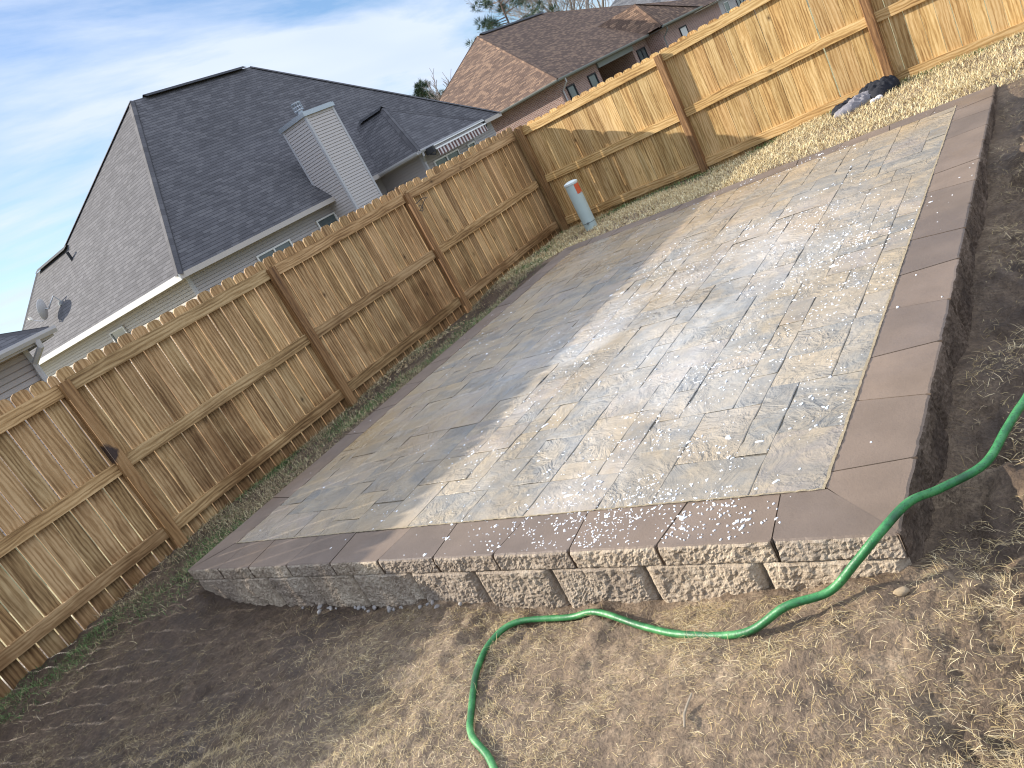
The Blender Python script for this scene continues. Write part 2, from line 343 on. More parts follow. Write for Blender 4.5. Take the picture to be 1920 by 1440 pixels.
# ------------------------------------------------------------------ patio
patio = empty('patio', (3.6, -5, PZ), 'raised rectangular paver patio with brown stone border and wet slate field', 'patio')
m_slate, t, b = new_mat('wet_slate_paver')
oc = obj_coord(t); r = attr(t, 'rnd'); uv = t.node('ShaderNodeUVMap').outputs[0]
off = t.node('ShaderNodeCombineXYZ', {0: t.math('MULTIPLY', r, 53.), 1: t.math('MULTIPLY', r, 29.), 2: t.math('MULTIPLY', r, 71.)}).outputs[0]
p = t.node('ShaderNodeVectorMath', {0: uv, 1: off}, operation='ADD').outputs[0]
pal = t.ramp(r, [(0, (.140, .142, .140)), (.16, (.190, .180, .164)), (.30, (.232, .200, .158)), (.44, (.150, .150, .146)), (.56, (.255, .212, .152)), (.68, (.205, .182, .164)), (.80, (.165, .162, .152)), (.9, (.235, .200, .170)), (1, (.175, .168, .156))], 'CONSTANT')
st = t.noise(t.mapping(p, (3.6, 4.6, 1)), 1.0, 6, .62, 1.3)
st2 = t.noise(t.mapping(p, (1.2, 2.4, 1)), 1.3, 4, .55, .8)
col = t.mix(t.ramp(st, [(.40, 0), (.62, .8)]), pal, (.27, .228, .168))
col = t.mix(t.ramp(st2, [(.46, 0), (.70, .8)]), col, (.130, .131, .128))
xo_ = t.node('ShaderNodeSeparateXYZ', {0: oc}).outputs
gr_ = t.math('MAXIMUM', t.math('MULTIPLY', t.math('ADD', xo_[1], 5.2), .06), t.math('MULTIPLY', t.math('SUBTRACT', 3.4, xo_[0]), .07))
ocy = t.ramp(t.math('ADD', t.math('ADD', t.noise(oc, .8, 3, .5), gr_), t.math('MULTIPLY', t.noise(p, 3.5, 4), .4)), [(.68, 0), (.96, .5)])
col = t.mix(ocy, col, (.27, .185, .085))
xx_ = t.node('ShaderNodeSeparateXYZ', {0: oc}).outputs
wn = t.math('ADD', t.noise(t.mapping(oc, (.55, .9, 1), (3, 1, 0)), 1.1, 4, .6), t.math('ADD', t.math('MULTIPLY', xx_[0], -.05), t.math('MULTIPLY', xx_[1], .028)))
wet = t.ramp(wn, [(.10, .50), (.26, .30), (.42, .14)])
rid = t.noise(p, 5.5, 4, .55, 1.6)
rdg = t.math('SUBTRACT', 1.0, t.math('MULTIPLY', t.math('ABSOLUTE', t.math('SUBTRACT', rid, .5)), 6.0), clamp=True)
rid2 = t.noise(t.mapping(p, (1, 1, 1), (5, 3, 0)), 13.0, 3, .55, 1.0)
rdg2 = t.math('SUBTRACT', 1.0, t.math('MULTIPLY', t.math('ABSOLUTE', t.math('SUBTRACT', rid2, .5)), 6.0), clamp=True)
rm = t.ramp(t.noise(t.mapping(p, (1, 1, 1), (7, 7, 0)), 1.7, 2), [(.38, .1), (.6, 1)])
fine = t.noise(p, 70, 5, .7)
hh = t.math('ADD', t.math('ADD', t.math('MULTIPLY', t.math('MULTIPLY', t.math('ADD', rdg, t.math('MULTIPLY', rdg2, .35)), rm), .36), t.math('MULTIPLY', t.noise(p, 4.2, 5, .55, 1.2), 1.3)), t.math('MULTIPLY', fine, .06))
film_glare = t.math('MULTIPLY', t.ramp(t.noise(t.mapping(oc, (.9, .6, 1), (2, 5, 0)), 1.4, 6, .65, .6), [(.40, 0), (.72, 1)]), .40)  # soap film and pale glare over the middle, put into the base colour
dx_ = t.math('MULTIPLY', t.math('SUBTRACT', xx_[0], 4.1), .62); dy_ = t.math('MULTIPLY', t.math('ADD', xx_[1], 5.7), .40)
fm_ = t.math('SUBTRACT', 1.15, t.math('ADD', t.math('MULTIPLY', dx_, dx_), t.math('MULTIPLY', dy_, dy_)), clamp=True)
col = t.mix(1.0, col, (1.06, 1.0, .90), 'MULTIPLY')
col = t.mix(t.math('MULTIPLY', film_glare, fm_), col, (.60, .60, .59))
setb(t, b, col, t.math('ADD', wet, t.math('MULTIPLY', fine, .10)), .5, hh, .020, .85)
b.inputs['Coat Weight'].default_value = .0

U = .1425; FX0, FX1, FY0, FY1 = PX0+.285, PX1-.285, PY0+.27, PY1-.27
nu, nv = round((FX1-FX0)/U), round((FY1-FY0)/U); ux, uy = (FX1-FX0)/nu, (FY1-FY0)/nv
occ = np.zeros((nu, nv), bool); mb = MB()
def riven(mb, x0, x1, y0, y1, zt, r, bev=.004, zb=-.02, n=None):
    """one paver: top grid with a worn edge, then skirts"""
    sx, sy = max(3, int((x1-x0)/.035)), max(3, int((y1-y0)/.035)); g = {}
    X = [x0, x0+bev]+[x0+(x1-x0)*k/sx for k in range(1, sx)]+[x1-bev, x1]; Y = [y0, y0+bev]+[y0+(y1-y0)*k/sy for k in range(1, sy)]+[y1-bev, y1]
    xx, yy = np.meshgrid(X, Y, indexing='ij'); zz = zt+(fbm(xx*4+r*90, yy*11+r*40, 3, 3)-.5)*.012
    e = np.minimum(np.minimum(xx-x0, x1-xx), np.minimum(yy-y0, y1-yy)); zz = np.where(e < 1e-6, zz-.0022, zz)
    base = len(mb.v); ny_ = len(Y)
    mb.v += list(map(tuple, np.stack([xx, yy, zz], -1).reshape(-1, 3)))
    for i in range(len(X)-1):
        for j in range(ny_-1):
            q = [base+i*ny_+j, base+(i+1)*ny_+j, base+(i+1)*ny_+j+1, base+i*ny_+j+1]; mb.f.append(tuple(q))
            mb.uv += [(mb.v[k][0]-x0, mb.v[k][1]-y0) for k in q]; mb.r.append(r); mb.mi.append(0)
    for (a, c) in (((x0, y0), (x1, y0)), ((x1, y0), (x1, y1)), ((x1, y1), (x0, y1)), ((x0, y1), (x0, y0))):
        mb.face([(a[0], a[1], zb), (c[0], c[1], zb), (c[0], c[1], zt-.002), (a[0], a[1], zt-.002)], None, r)
for j in range(nv):
    for i in range(nu):
        if occ[i, j]: continue
        opts = [(2, 3), (3, 2), (2, 2), (2, 1), (2, 3), (2, 2), (3, 2), (1, 2)]; random.shuffle(opts)
        for a, c in opts+[(2, 1), (1, 2), (1, 1)]:
            if i+a <= nu and j+c <= nv and not occ[i:i+a, j:j+c].any(): break
        occ[i:i+a, j:j+c] = True; gp = .0011
        riven(mb, FX0+i*ux+gp, FX0+(i+a)*ux-gp, FY0+j*uy+gp, FY0+(j+c)*uy-gp, PZ+random.uniform(-.0015, .0015), random.random())
mb.build('paving', m_slate, patio, smooth=False)
m_sand = plain('joint_sand', (.29, .235, .155), .95, .1, 90, .35, .004)
mb = MB()
sx_, sy_ = FX0-.006, FY0-.006
def sandstrip(x0, y0, x1, y1):
    n = int(max(x1-x0, y1-y0)/.012); lx = x1-x0 > y1-y0
    for k in range(n):
        f0, f1 = k/n, (k+1)/n
        wv = lambda f: .0045*vnoise(np.array(f*n*.35), np.array(x0*7+y0), 4)
        if lx: q = [(x0+(x1-x0)*f0, y0-wv(f0)), (x0+(x1-x0)*f1, y0-wv(f1)), (x0+(x1-x0)*f1, y1+wv(f1+9)), (x0+(x1-x0)*f0, y1+wv(f0+9))]
        else: q = [(x0-wv(f0), y0+(y1-y0)*f0), (x1+wv(f0+9), y0+(y1-y0)*f0), (x1+wv(f1+9), y0+(y1-y0)*f1), (x0-wv(f1), y0+(y1-y0)*f1)]
        zs = [PZ+.0015+.005*float(vnoise(np.array(p_[0]*60), np.array(p_[1]*60), 8)) for p_ in q]
        mb.face([(*p_, z_) for p_, z_ in zip(q, zs)])
sandstrip(FX1-.002, FY0-.004, FX1+.005, FY1); sandstrip(FX0, FY0-.003, FX1-.004, FY0+.001)
mb.build('joint_sand', m_sand, patio, weld=True)
mb = MB(); mb.box((FX0-.02, FY0-.02, -.05), (FX1+.02, FY1+.02, PZ-.014)); mb.build('bedding', m_sand, patio)

# coping (top course): tapered stones with a split outer face
m_cop, t, b = new_mat('brown_concrete'); oc = obj_coord(t); r = attr(t, 'rnd')
n1 = t.noise(oc, 3, 4); n2 = t.noise(oc, 130, 4, .7); n3 = t.noise(oc, 14, 5, .65)
col = t.mix(t.ramp(n1, [(.35, 0), (.65, 1)]), (.104, .074, .052), (.155, .112, .080))
col = t.mix(t.math('MULTIPLY', n3, .5), col, (.138, .103, .078)); col = t.mix(t.ramp(n2, [(.60, 0), (.72, .7)]), col, (.085, .062, .052))
col = t.mix(1.0, col, t.ramp(r, [(0, (.85, .85, .87)), (1, (1.15, 1.12, 1.08))]), 'MULTIPLY')
setb(t, b, col, t.math('ADD', t.ramp(t.noise(t.mapping(oc, (.8, .8, .8)), 1.6, 4), [(.4, .72), (.62, .34)]), t.math('MULTIPLY', n2, .15)), .45, t.math('ADD', t.math('MULTIPLY', n2, .5), n3), .004, .6)
m_split, t, b = new_mat('split_face_block'); oc = obj_coord(t); r = attr(t, 'rnd')
n1 = t.noise(oc, 45, 6, .75); n2 = t.noise(oc, 5, 4); n3 = t.noise(oc, 170, 3, .6)
col = t.ramp(t.math('ADD', t.math('MULTIPLY', n1, .6), t.math('MULTIPLY', n2, .4)), [(.34, (.19, .15, .115)), (.5, (.37, .307, .238)), (.66, (.54, .47, .37))])
col = t.mix(1.0, col, t.ramp(r, [(0, (.86, .84, .84)), (1, (1.12, 1.08, 1.02))]), 'MULTIPLY')
setb(t, b, col, .9, .2, t.math('ADD', n1, t.math('MULTIPLY', n3, .5)), .012, 1.0)
m_mud_shade, t, b = new_mat('mud_and_shade_block'); oc = obj_coord(t)  # mud stain and the right wall's shade, both put into the colour
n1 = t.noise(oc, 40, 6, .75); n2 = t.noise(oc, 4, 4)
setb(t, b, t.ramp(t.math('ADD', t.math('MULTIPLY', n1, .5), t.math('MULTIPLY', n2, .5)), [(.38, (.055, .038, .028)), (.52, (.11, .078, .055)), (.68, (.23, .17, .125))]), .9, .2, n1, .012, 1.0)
def split_face(mb, P0, P1, z0, z1, out, depth, r, cham=.02, rough=.018, step=.0075, mi=1):
    """rough face between P0 and P1 (2d, plane of the face), bulging towards out"""
    P0, P1, out = Vector(P0), Vector(P1), Vector(out); L = (P1-P0).length; n = max(4, int(L/step)); mz = max(4, int((z1-z0)/step))
    uu, zz = np.meshgrid(np.linspace(0, L, n+1), np.linspace(z0, z1, mz+1), indexing='ij')
    e = np.minimum(np.minimum(uu, L-uu)/cham, np.minimum(zz-z0+.004, z1-zz+.004)/.012); e = np.clip(e, 0, 1)
    s = r*100+P0[0]*3+P0[1]
    d = (-depth*(1-np.sqrt(1-(1-e)**2)))*1.0+(rough*(fbm(uu*11+s, zz*11+s*.7, 3, 6, .6)-.4)+.007*(vnoise(uu*75+s, zz*75+s, 7)-.5)+.006*(vnoise(uu*130+s, zz*130, 8)-.5))*np.clip(e*1.5, 0, 1)
    base = len(mb.v); t_ = (P1-P0)/L
    X = P0[0]+t_[0]*uu+out[0]*d; Y = P0[1]+t_[1]*uu+out[1]*d
    mb.v += list(map(tuple, np.stack([X, Y, zz], -1).reshape(-1, 3))); k = mz+1
    ccw = (t_[0]*out[1]-t_[1]*out[0]) < 0
    for i in range(n):
        for j in range(mz):
            q = [base+i*k+j, base+(i+1)*k+j, base+(i+1)*k+j+1, base+i*k+j+1]
            if not ccw: q = q[::-1]
            mb.f.append(tuple(q)); mb.uv += [(0, 0)]*4; mb.r.append(r); mb.mi.append(mi)
    return [(X[i, mz], Y[i, mz]) for i in range(n+1)]
mbC = MB()
def coping_side(A, B, inn, w_, first_tilt, mi=1):
    """A->B outer edge, inn = inward unit, w_ = depth; ends mitred"""
    A, B, inn = Vector(A), Vector(B), Vector(inn); t_ = (B-A).normalized(); L = (B-A).length
    N = round(L/.43); cuts = [0]; tl = []
    for k in range(1, N): cuts.append(k*L/N+random.uniform(-.025, .025))
    cuts.append(L); tl = [None]+[(.035 if k % 2 else -.035)*first_tilt for k in range(1, N)]+[None]
    for k in range(N):
        o0, o1 = cuts[k], cuts[k+1]
        i0 = w_ if k == 0 else o0+tl[k]; i1 = L-w_ if k == N-1 else o1+tl[k+1]
        r = random.random(); g = .003; out = -inn
        a, c = A+t_*(o0+g), A+t_*(o1-g); d_, e_ = A+t_*(i1-g)+inn*w_, A+t_*(i0+g)+inn*w_
        edge = split_face(mbC, a, c, PZ-.089, PZ-.003, out, .012, r, .012, .016, mi=mi)
        zt = PZ+random.uniform(-.0015, .002)
        n = len(edge); ia = [e_+(d_-e_)*(j/(n-1)) for j in range(n)]
        for j in range(n-1):
            q = [(edge[j][0], edge[j][1], PZ-.003), (edge[j+1][0], edge[j+1][1], PZ-.003)]
            m0 = Vector(edge[j])+(ia[j]-Vector(edge[j]))*.03; m1 = Vector(edge[j+1])+(ia[j+1]-Vector(edge[j+1]))*.03
            f1 = [q[0], q[1], (m1[0], m1[1], zt), (m0[0], m0[1], zt)]; f2 = [(m0[0], m0[1], zt), (m1[0], m1[1], zt), (ia[j+1][0], ia[j+1][1], zt), (ia[j][0], ia[j][1], zt)]
            mbC.face(f1, None, r); mbC.face(f2, None, r)
        for s0, s1 in ((a, e_), (d_, c), (e_, d_)):
            mbC.face([(s0[0], s0[1], PZ-.089), (s1[0], s1[1], PZ-.089), (s1[0], s1[1], zt), (s0[0], s0[1], zt)], None, r)
coping_side((PX0, PY0), (PX1, PY0), (0, 1), .268, 1)
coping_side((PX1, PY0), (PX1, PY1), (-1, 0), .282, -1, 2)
coping_side((PX1, PY1), (PX0, PY1), (0, -1), .268, 1)
coping_side((PX0, PY1), (PX0, PY0), (1, 0), .282, -1)
mbC.build('coping', [m_cop, m_split, m_mud_shade], patio)
mbW = MB()
def block_side(A, B, inn, cuts, mi=1):
    A, B, inn = Vector(A), Vector(B), Vector(inn); t_ = (B-A).normalized()
    for c0, c1 in zip(cuts, cuts[1:]):
        split_face(mbW, A+t_*(c0+.002), A+t_*(c1-.002), -.26, PZ-.092, -inn, .04, random.random(), .042, .022, mi=mi)
        P0, P1 = A+t_*(c0+.002), A+t_*(c1-.002)
        mbW.face([(P0[0]+inn[0]*.03, P0[1]+inn[1]*.03, PZ-.0925), (P1[0]+inn[0]*.03, P1[1]+inn[1]*.03, PZ-.0925), (P1[0]+inn[0]*.25, P1[1]+inn[1]*.25, PZ-.0925), (P0[0]+inn[0]*.25, P0[1]+inn[1]*.25, PZ-.0925)], None, .5, 1)
    A2, B2 = A+t_*(cuts[0]+.05)+inn*.05, A+t_*(cuts[-1]-.05)+inn*.05
    mbW.face([(A2[0], A2[1], -.3), (B2[0], B2[1], -.3), (B2[0], B2[1], PZ-.1), (A2[0], A2[1], PZ-.1)], None, .3, 1)
fx = [PX0+.02, 1.72, 2.22, 2.66, 3.085, 3.58, 4.03, 4.49, 4.96, 5.435, PX1-.012]
block_side((0, PY0-.002), (10, PY0-.002), (0, 1), fx)
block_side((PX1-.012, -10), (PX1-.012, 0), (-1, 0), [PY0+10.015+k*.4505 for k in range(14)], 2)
block_side((PX0+.012, 0), (PX0+.012, -10), (1, 0), [-PY1+.01+k*.4505 for k in range(14)])
block_side((10, PY1-.012), (0, PY1-.012), (0, -1), [10-PX1+.01+k*.4615 for k in range(11)])
mbW.build('block_wall', [m_split, m_split, m_mud_shade], patio)
# ------------------------------------------------------------------ house materials
def shingle(name, ca, cb, cc_):
    m, t, b = new_mat(name); uv = t.node('ShaderNodeUVMap').outputs[0]
    br = t.node('ShaderNodeTexBrick', {'Color1': (0, 0, 0, 1), 'Color2': (1, 1, 1, 1), 'Mortar': (.5, .5, .5, 1), 'Scale': 1.0, 'Mortar Size': .004, 'Mortar Smooth': .1, 'Bias': 0.0, 'Brick Width': .30, 'Row Height': .142}, offset=.43, offset_frequency=2)
    t.l.new(uv, br.inputs['Vector'])
    sv = t.node('ShaderNodeSeparateXYZ', {0: uv}).outputs[1]; fr = t.math('FRACT', t.math('DIVIDE', sv, .142))
    n = t.noise(uv, 25, 4, .7); big = t.noise(uv, .5, 4)
    k = t.math('ADD', t.math('MULTIPLY', br.outputs[0], .42), t.math('MULTIPLY', n, .58))
    col = t.ramp(k, [(.2, ca), (.5, cb), (.8, cc_)])
    col = t.mix(1.0, col, t.ramp(big, [(.3, (.9, .9, .9)), (.7, (1.08, 1.08, 1.08))]), 'MULTIPLY')
    h = t.math('ADD', t.math('MULTIPLY', fr, -1.0), t.math('ADD', t.math('MULTIPLY', br.outputs[1], -.5), t.math('MULTIPLY', t.math('ADD', n, br.outputs[0]), .25)))
    ln = t.ramp(fr, [(.0, .55), (.13, .62), (.2, 1.0)])
    col = t.mix(1.0, col, ln, 'MULTIPLY')
    setb(t, b, col, .9, .2, h, .018, 1.0); return m
M_RG = shingle('charcoal_shingles', (.062, .059, .062), (.086, .082, .086), (.118, .112, .114))
M_RB = shingle('brown_shingles', (.070, .043, .030), (.118, .074, .051), (.27, .17, .105))
M_RL = shingle('grey_shingles', (.09, .09, .095), (.13, .13, .135), (.17, .17, .175))
M_SID = plain('grey_shade_vinyl', (.345, .315, .305), .5, .4, 3, .05)  # siding tone with shade put in, for walls turned from the sun
M_SIDB = plain('beige_sun_vinyl', (.47, .42, .36), .5, .4, 3, .05)  # siding tone with sunlight put in, for the sunward walls
M_SIDL = plain('pale_vinyl', (.42, .385, .37), .5, .4, 3, .04)
M_TRIM = plain('white_trim', (.62, .61, .59), .45, .5, 4, .05)
M_TRIMG = plain('grey_trim', (.38, .375, .385), .45, .5, 4, .05)
M_FASC = plain('tan_fascia', (.40, .36, .33), .5, .4, 4, .06)
M_SOF = plain('soffit', (.36, .34, .33), .6, .3, 4, .05)
M_CAP = plain('galvanised_metal', (.42, .44, .46), .35, .5, 12, .12, metal=.7)
M_DARK = plain('dark_opening', (.02, .021, .024), .7, .3, 5, .2)
m_gl, t, b = new_mat('window_glass'); oc = obj_coord(t)
setb(t, b, t.mix(t.noise(oc, 1.6, 3, .5, 1.0), (.03, .04, .042), (.10, .125, .125)), .06, .8)
m_curt, t, b = new_mat('window_curtain'); setb(t, b, (.55, .55, .53), .8)
m_br, t, b = new_mat('house_brick'); uv = t.node('ShaderNodeUVMap').outputs[0]
bt = t.node('ShaderNodeTexBrick', {'Color1': (.17, .085, .065, 1), 'Color2': (.30, .17, .135, 1), 'Mortar': (.40, .35, .32, 1), 'Scale': 1.0, 'Mortar Size': .011, 'Brick Width': .215, 'Row Height': .075}); t.l.new(uv, bt.inputs['Vector'])
nb = t.noise(uv, 3, 4); setb(t, b, t.mix(t.math('MULTIPLY', nb, .5), bt.outputs[0], (.30, .20, .18)), .9, .2, t.math('MULTIPLY', bt.outputs[1], -1.0), .008, .8)

def roof_facet(mb, pts, r=0.0):
    """roof polygon, first edge = eave; uv u along the eave, v up the slope"""
    P = [Vector(p_) for p_ in pts]; e = (P[1]-P[0]).normalized(); n = e.cross(P[2]-P[0]).normalized(); q = n.cross(e)
    if q.z < 0: q = -q
    mb.face(P, [((p_-P[0]).dot(e)+50, (p_-P[0]).dot(q)+50) for p_ in P], r)
def ridge_cap(mb, a, c, w_=.13, up=.03):
    a, c = Vector(a), Vector(c); d = (c-a).normalized(); s = d.cross(Vector((0, 0, 1))).normalized(); n = s.cross(d)
    for k in (-1, 1):
        q = [a+n*up, c+n*up, c+s*k*w_-n*(w_*.55-up*.6), a+s*k*w_-n*(w_*.55-up*.6)]
        mb.face(q if k < 0 else q[::-1], [(0, 0), ((c-a).length, 0), ((c-a).length, .13), (0, .13)], .3)
def siding(mb, A, B, z0, z1, exp=.102, lip=.011, r=0.0, top=None):
    """lapped boards on the wall from A to B (plan points); outward is to the right of A->B; top(u) optional upper limit"""
    A, B = Vector((A[0], A[1], 0)), Vector((B[0], B[1], 0)); d = (B-A).normalized(); n = d.cross(Vector((0, 0, 1))); Z = lambda z: Vector((0, 0, z))
    z = z0; sl_ = exp*.17
    while z < z1-1e-4:
        h = min(exp, z1-z); c1 = z+min(sl_, h)
        mb.face([A-n*.022+Z(z), B-n*.022+Z(z), B-n*.022+Z(c1), A-n*.022+Z(c1)], None, r)
        mb.face([A-n*.022+Z(c1), B-n*.022+Z(c1), B+n*lip+Z(c1), A+n*lip+Z(c1)], None, r)
        if h > sl_:
            mb.face([A+n*lip+Z(c1), B+n*lip+Z(c1), B+n*.001+Z(z+h), A+n*.001+Z(z+h)], None, r)
            mb.face([A+n*.001+Z(z+h), B+n*.001+Z(z+h), B-n*.022+Z(z+h), A-n*.022+Z(z+h)], None, r)
        z += h
def gutter_run(mb, A, B, z, out, w_=.12, h=.12):
    A, B = Vector((*A, z)), Vector((*B, z)); out = Vector((*out, 0)); d = (B-A)
    prof = [(0, 0), (w_*.7, 0), (w_, h*.55), (w_, h), (w_*.9, h), (w_*.85, h*.75), (0, h*.75)]
    mb.prism([A+out*u+Vector((0, 0, v)) for u, v in prof], d)
def window(parent, plane, a0, a1, z0, z1, out, mull=1, fm=M_TRIM, gm=m_gl, curtain=False, f=.055):
    """plane=('x',value) or ('y',value): framed window on that wall"""
    ax, v = plane; s = 1 if out > 0 else -1
    def B(mb, u0, u1, w0, w1, d0, d1):
        lo, hi = sorted((v+s*d0, v+s*d1))
        mb.box((lo, u0, w0) if ax == 'x' else (u0, lo, w0), (hi, u1, w1) if ax == 'x' else (u1, hi, w1))
    fr = MB()
    B(fr, a0-f, a0, z0-f, z1+f, 0, .05); B(fr, a1, a1+f, z0-f, z1+f, 0, .05); B(fr, a0, a1, z1, z1+f, 0, .048); B(fr, a0, a1, z0-f, z0, 0, .055)
    for k in range(1, mull+1):
        m_ = a0+(a1-a0)*k/(mull+1); B(fr, m_-.03, m_+.03, z0, z1, .012, .045)
    B(fr, a0, a1, (z0+z1)/2-.018, (z0+z1)/2+.018, .010, .03)
    wo = fr.build('window', fm, parent)
    g = MB(); B(g, a0, a1, z0, z1, .002, .010); g.build('pane', gm, wo)
    return wo
def downspout(mb, pts): mb.tube(pts, .042, 6)
GZ0 = -.35
# ------------------------------------------------------------------ house 1: grey house with the tall chimney
h1 = empty('house', (-20, 10, GZ0), 'grey sided house with charcoal hip roof and white sided chimney', 'house')
e1 = 2.53; E = (-14, 2.3, e1); A = (-19.42, 7.72, 8.79); Bq = (-19.42, 13.53, 8.79); F = (-14, 20.45, e1); G = (-31.2, 20.45, e1)
Pp = (-24.9, 5.03, 5.70); Q = (-27.9, 5.03, 5.70); S = (-29.6, 2.3, e1)
mb = MB()
roof_facet(mb, [S, E, A, Pp, Q]); roof_facet(mb, [E, F, Bq, A]); roof_facet(mb, [F, G, Bq]); roof_facet(mb, [G, (-31.2, 8, e1), Pp, A, Bq])
roof_facet(mb, [(-29.6, 7.8, e1), S, Q]); roof_facet(mb, [(-22, 7.8, e1), (-29.6, 7.8, e1), Q, Pp])
# cross wing toward the yard
Wn, Wf, Wa = (-11.76, 11.52, e1), (-11.76, 15.64, e1), (-14.13, 13.58, 4.60); Wr = (-17.2, 13.58, 4.60)
roof_facet(mb, [(-16.5, 11.52, e1), Wn, Wa, Wr]); roof_facet(mb, [Wn, Wf, Wa]); roof_facet(mb, [Wf, (-16.5, 15.64, e1), Wr, Wa])
for a_, c_ in ((E, A), (A, Pp), (Bq, F), (Q, S), (Wn, Wa), (Wf, Wa)): ridge_cap(mb, a_, c_)
mb.build('roof', M_RG, h1)
m_vent = plain('black_vent', (.025, .025, .028), .8, .2)
for a_, c_, w_ in (((-19.42, 8.3, 8.83), (-19.42, 13.2, 8.83), .2), ((-24.3, 5.03, 5.74), (-27.7, 5.03, 5.74), .2), ((-15.5, 13.58, 4.64), (-14.13, 13.58, 4.64), .16)):
    mb = MB(); ridge_cap(mb, a_, c_, w_, .06); mb.build('ridge_vent', m_vent, h1)

mb = MB(); mb.tube([(-23.6, 4.55, 5.0), (-23.6, 4.55, 5.45)], .06, 8); mb.build('vent_pipe', M_DARK, h1)
mb = MB()
for lo, hi in (((-29.5, 2.36, e1-.03), (-14.06, 2.75, e1-.015)), ((-14.45, 2.75, e1-.03), (-14.06, 20.4, e1-.015)), ((-14.5, 11.6, e1-.031), (-11.82, 15.56, e1-.016))): mb.box(lo, hi)
mb.build('soffit', M_SOF, h1)
mb = MB()
mb.box((-29.6, 2.285, e1-.17), (-13.985, 2.31, e1+.015), long=0); mb.build('fascia', M_TRIM, h1)
mb = MB()
mb.box((-14.01, 2.312, e1-.15), (-13.985, 20.44, e1+.012), long=1); mb.box((-11.77, 11.51, e1-.15), (-11.75, 15.65, e1+.012), long=1); mb.box((-14, 11.505, e1-.15), (-11.772, 11.525, e1+.012), long=0)
mb.build('fascia', M_FASC, h1)
mb = MB(); siding(mb, (-29.2, 2.7), (-14.4, 2.7), GZ0, e1-.02)
mb.build('wall', M_SIDB, h1)
mb = MB(); siding(mb, (-14.4, 2.76), (-14.4, 20.0), GZ0, e1-.02); siding(mb, (-14.4, 11.9), (-12.1, 11.9), GZ0, e1-.02); siding(mb, (-12.1, 11.96), (-12.1, 15.25), GZ0, e1-.02); siding(mb, (-12.1, 15.25), (-14.4, 15.25), GZ0, e1-.02)
mb.build('wall', M_SID, h1)
for x_, y_ in ((-14.47, 2.68), (-12.17, 11.88), (-12.17, 15.2)):
    mb = MB(); mb.box((x_, y_, GZ0), (x_+.09, y_+.09, e1-.03)); mb.build('corner_trim', M_TRIMG, h1)
window(h1, ('x', -14.388), 5.2, 6.6, .75, 1.93, 1, 1); window(h1, ('x', -14.388), 8.08, 8.92, .75, 2.03, 1, 0)
window(h1, ('x', -12.088), 12.4, 13.9, .55, 1.93, 1, 1); window(h1, ('x', -12.088), 14.65, 15.05, .7, 1.9, 1, 0)
window(h1, ('x', -14.388), 16.4, 18.2, .7, 1.95, 1, 1, gm=m_curt)
window(h1, ('y', 2.688), -20.5, -19.45, .9, 2.05, -1, 0)
# chimney
CX0, CX1, CY0, CY1, CT = -14.62, -13.25, 8.98, 10.36, 5.16
mb = MB(); siding(mb, (CX1, CY0+.06), (CX1, CY1-.06), GZ0, CT); siding(mb, (CX0, CY0), (CX1-.06, CY0), GZ0, CT); siding(mb, (CX1-.06, CY1), (CX0, CY1), GZ0, CT); siding(mb, (CX0, CY1), (CX0, CY0), GZ0, CT)
chim = mb.build('chimney', M_SIDL, h1)
for x_, y_ in ((CX1-.07, CY0-.02), (CX1-.07, CY1-.07), (CX0-.01, CY0-.018), (CX0-.01, CY1-.07)):
    mb = MB(); mb.box((x_, y_, GZ0), (x_+.09, y_+.09, CT)); mb.build('corner_trim', M_TRIMG, chim)
mb = MB(); mb.box((CX0-.06, CY0-.07, CT), (CX1+.07, CY1+.07, CT+.13)); mb.box((CX0-.02, CY0-.03, CT+.131), (CX1+.03, CY1+.03, CT+.16)); mb.build('chimney_cap', M_CAP, chim)
fx0, fy0 = -13.95, 9.55
mb = MB(); mb.tube([(fx0, fy0, CT+.15), (fx0, fy0, CT+.36)], .11, 14)
mb.tube([(fx0, fy0, CT+.60), (fx0, fy0, CT+.63)], .19, 16)
for k in range(12):
    an = k*math.pi/6; mb.box((fx0+.165*math.cos(an)-.008, fy0+.165*math.sin(an)-.008, CT+.36), (fx0+.165*math.cos(an)+.008, fy0+.165*math.sin(an)+.008, CT+.60))
for zz in (.37, .48, .585):
    mb.tube([(fx0+.17*math.cos(k*math.pi/8), fy0+.17*math.sin(k*math.pi/8), CT+zz) for k in range(17)], .012, 5)
mb.tube([(fx0, fy0, CT+.352), (fx0, fy0, CT+.365)], .18, 16)
mb.build('flue_cap', M_CAP, chim)
mb = MB(); gutter_run(mb, (-11.75, 11.5), (-11.75, 15.66), e1-.12, (1, 0)); gutter_run(mb, (-13.9, 11.505), (-11.76, 11.505), e1-.12, (0, -1))
gt = mb.build('gutter', M_TRIMG, h1)
mb = MB(); downspout(mb, [(-11.7, 11.62, e1-.12), (-11.7, 11.62, e1-.22), (-12.0, 11.86, e1-.42), (-12.02, 11.86, GZ0)]); mb.build('downspout', M_TRIMG, h1)
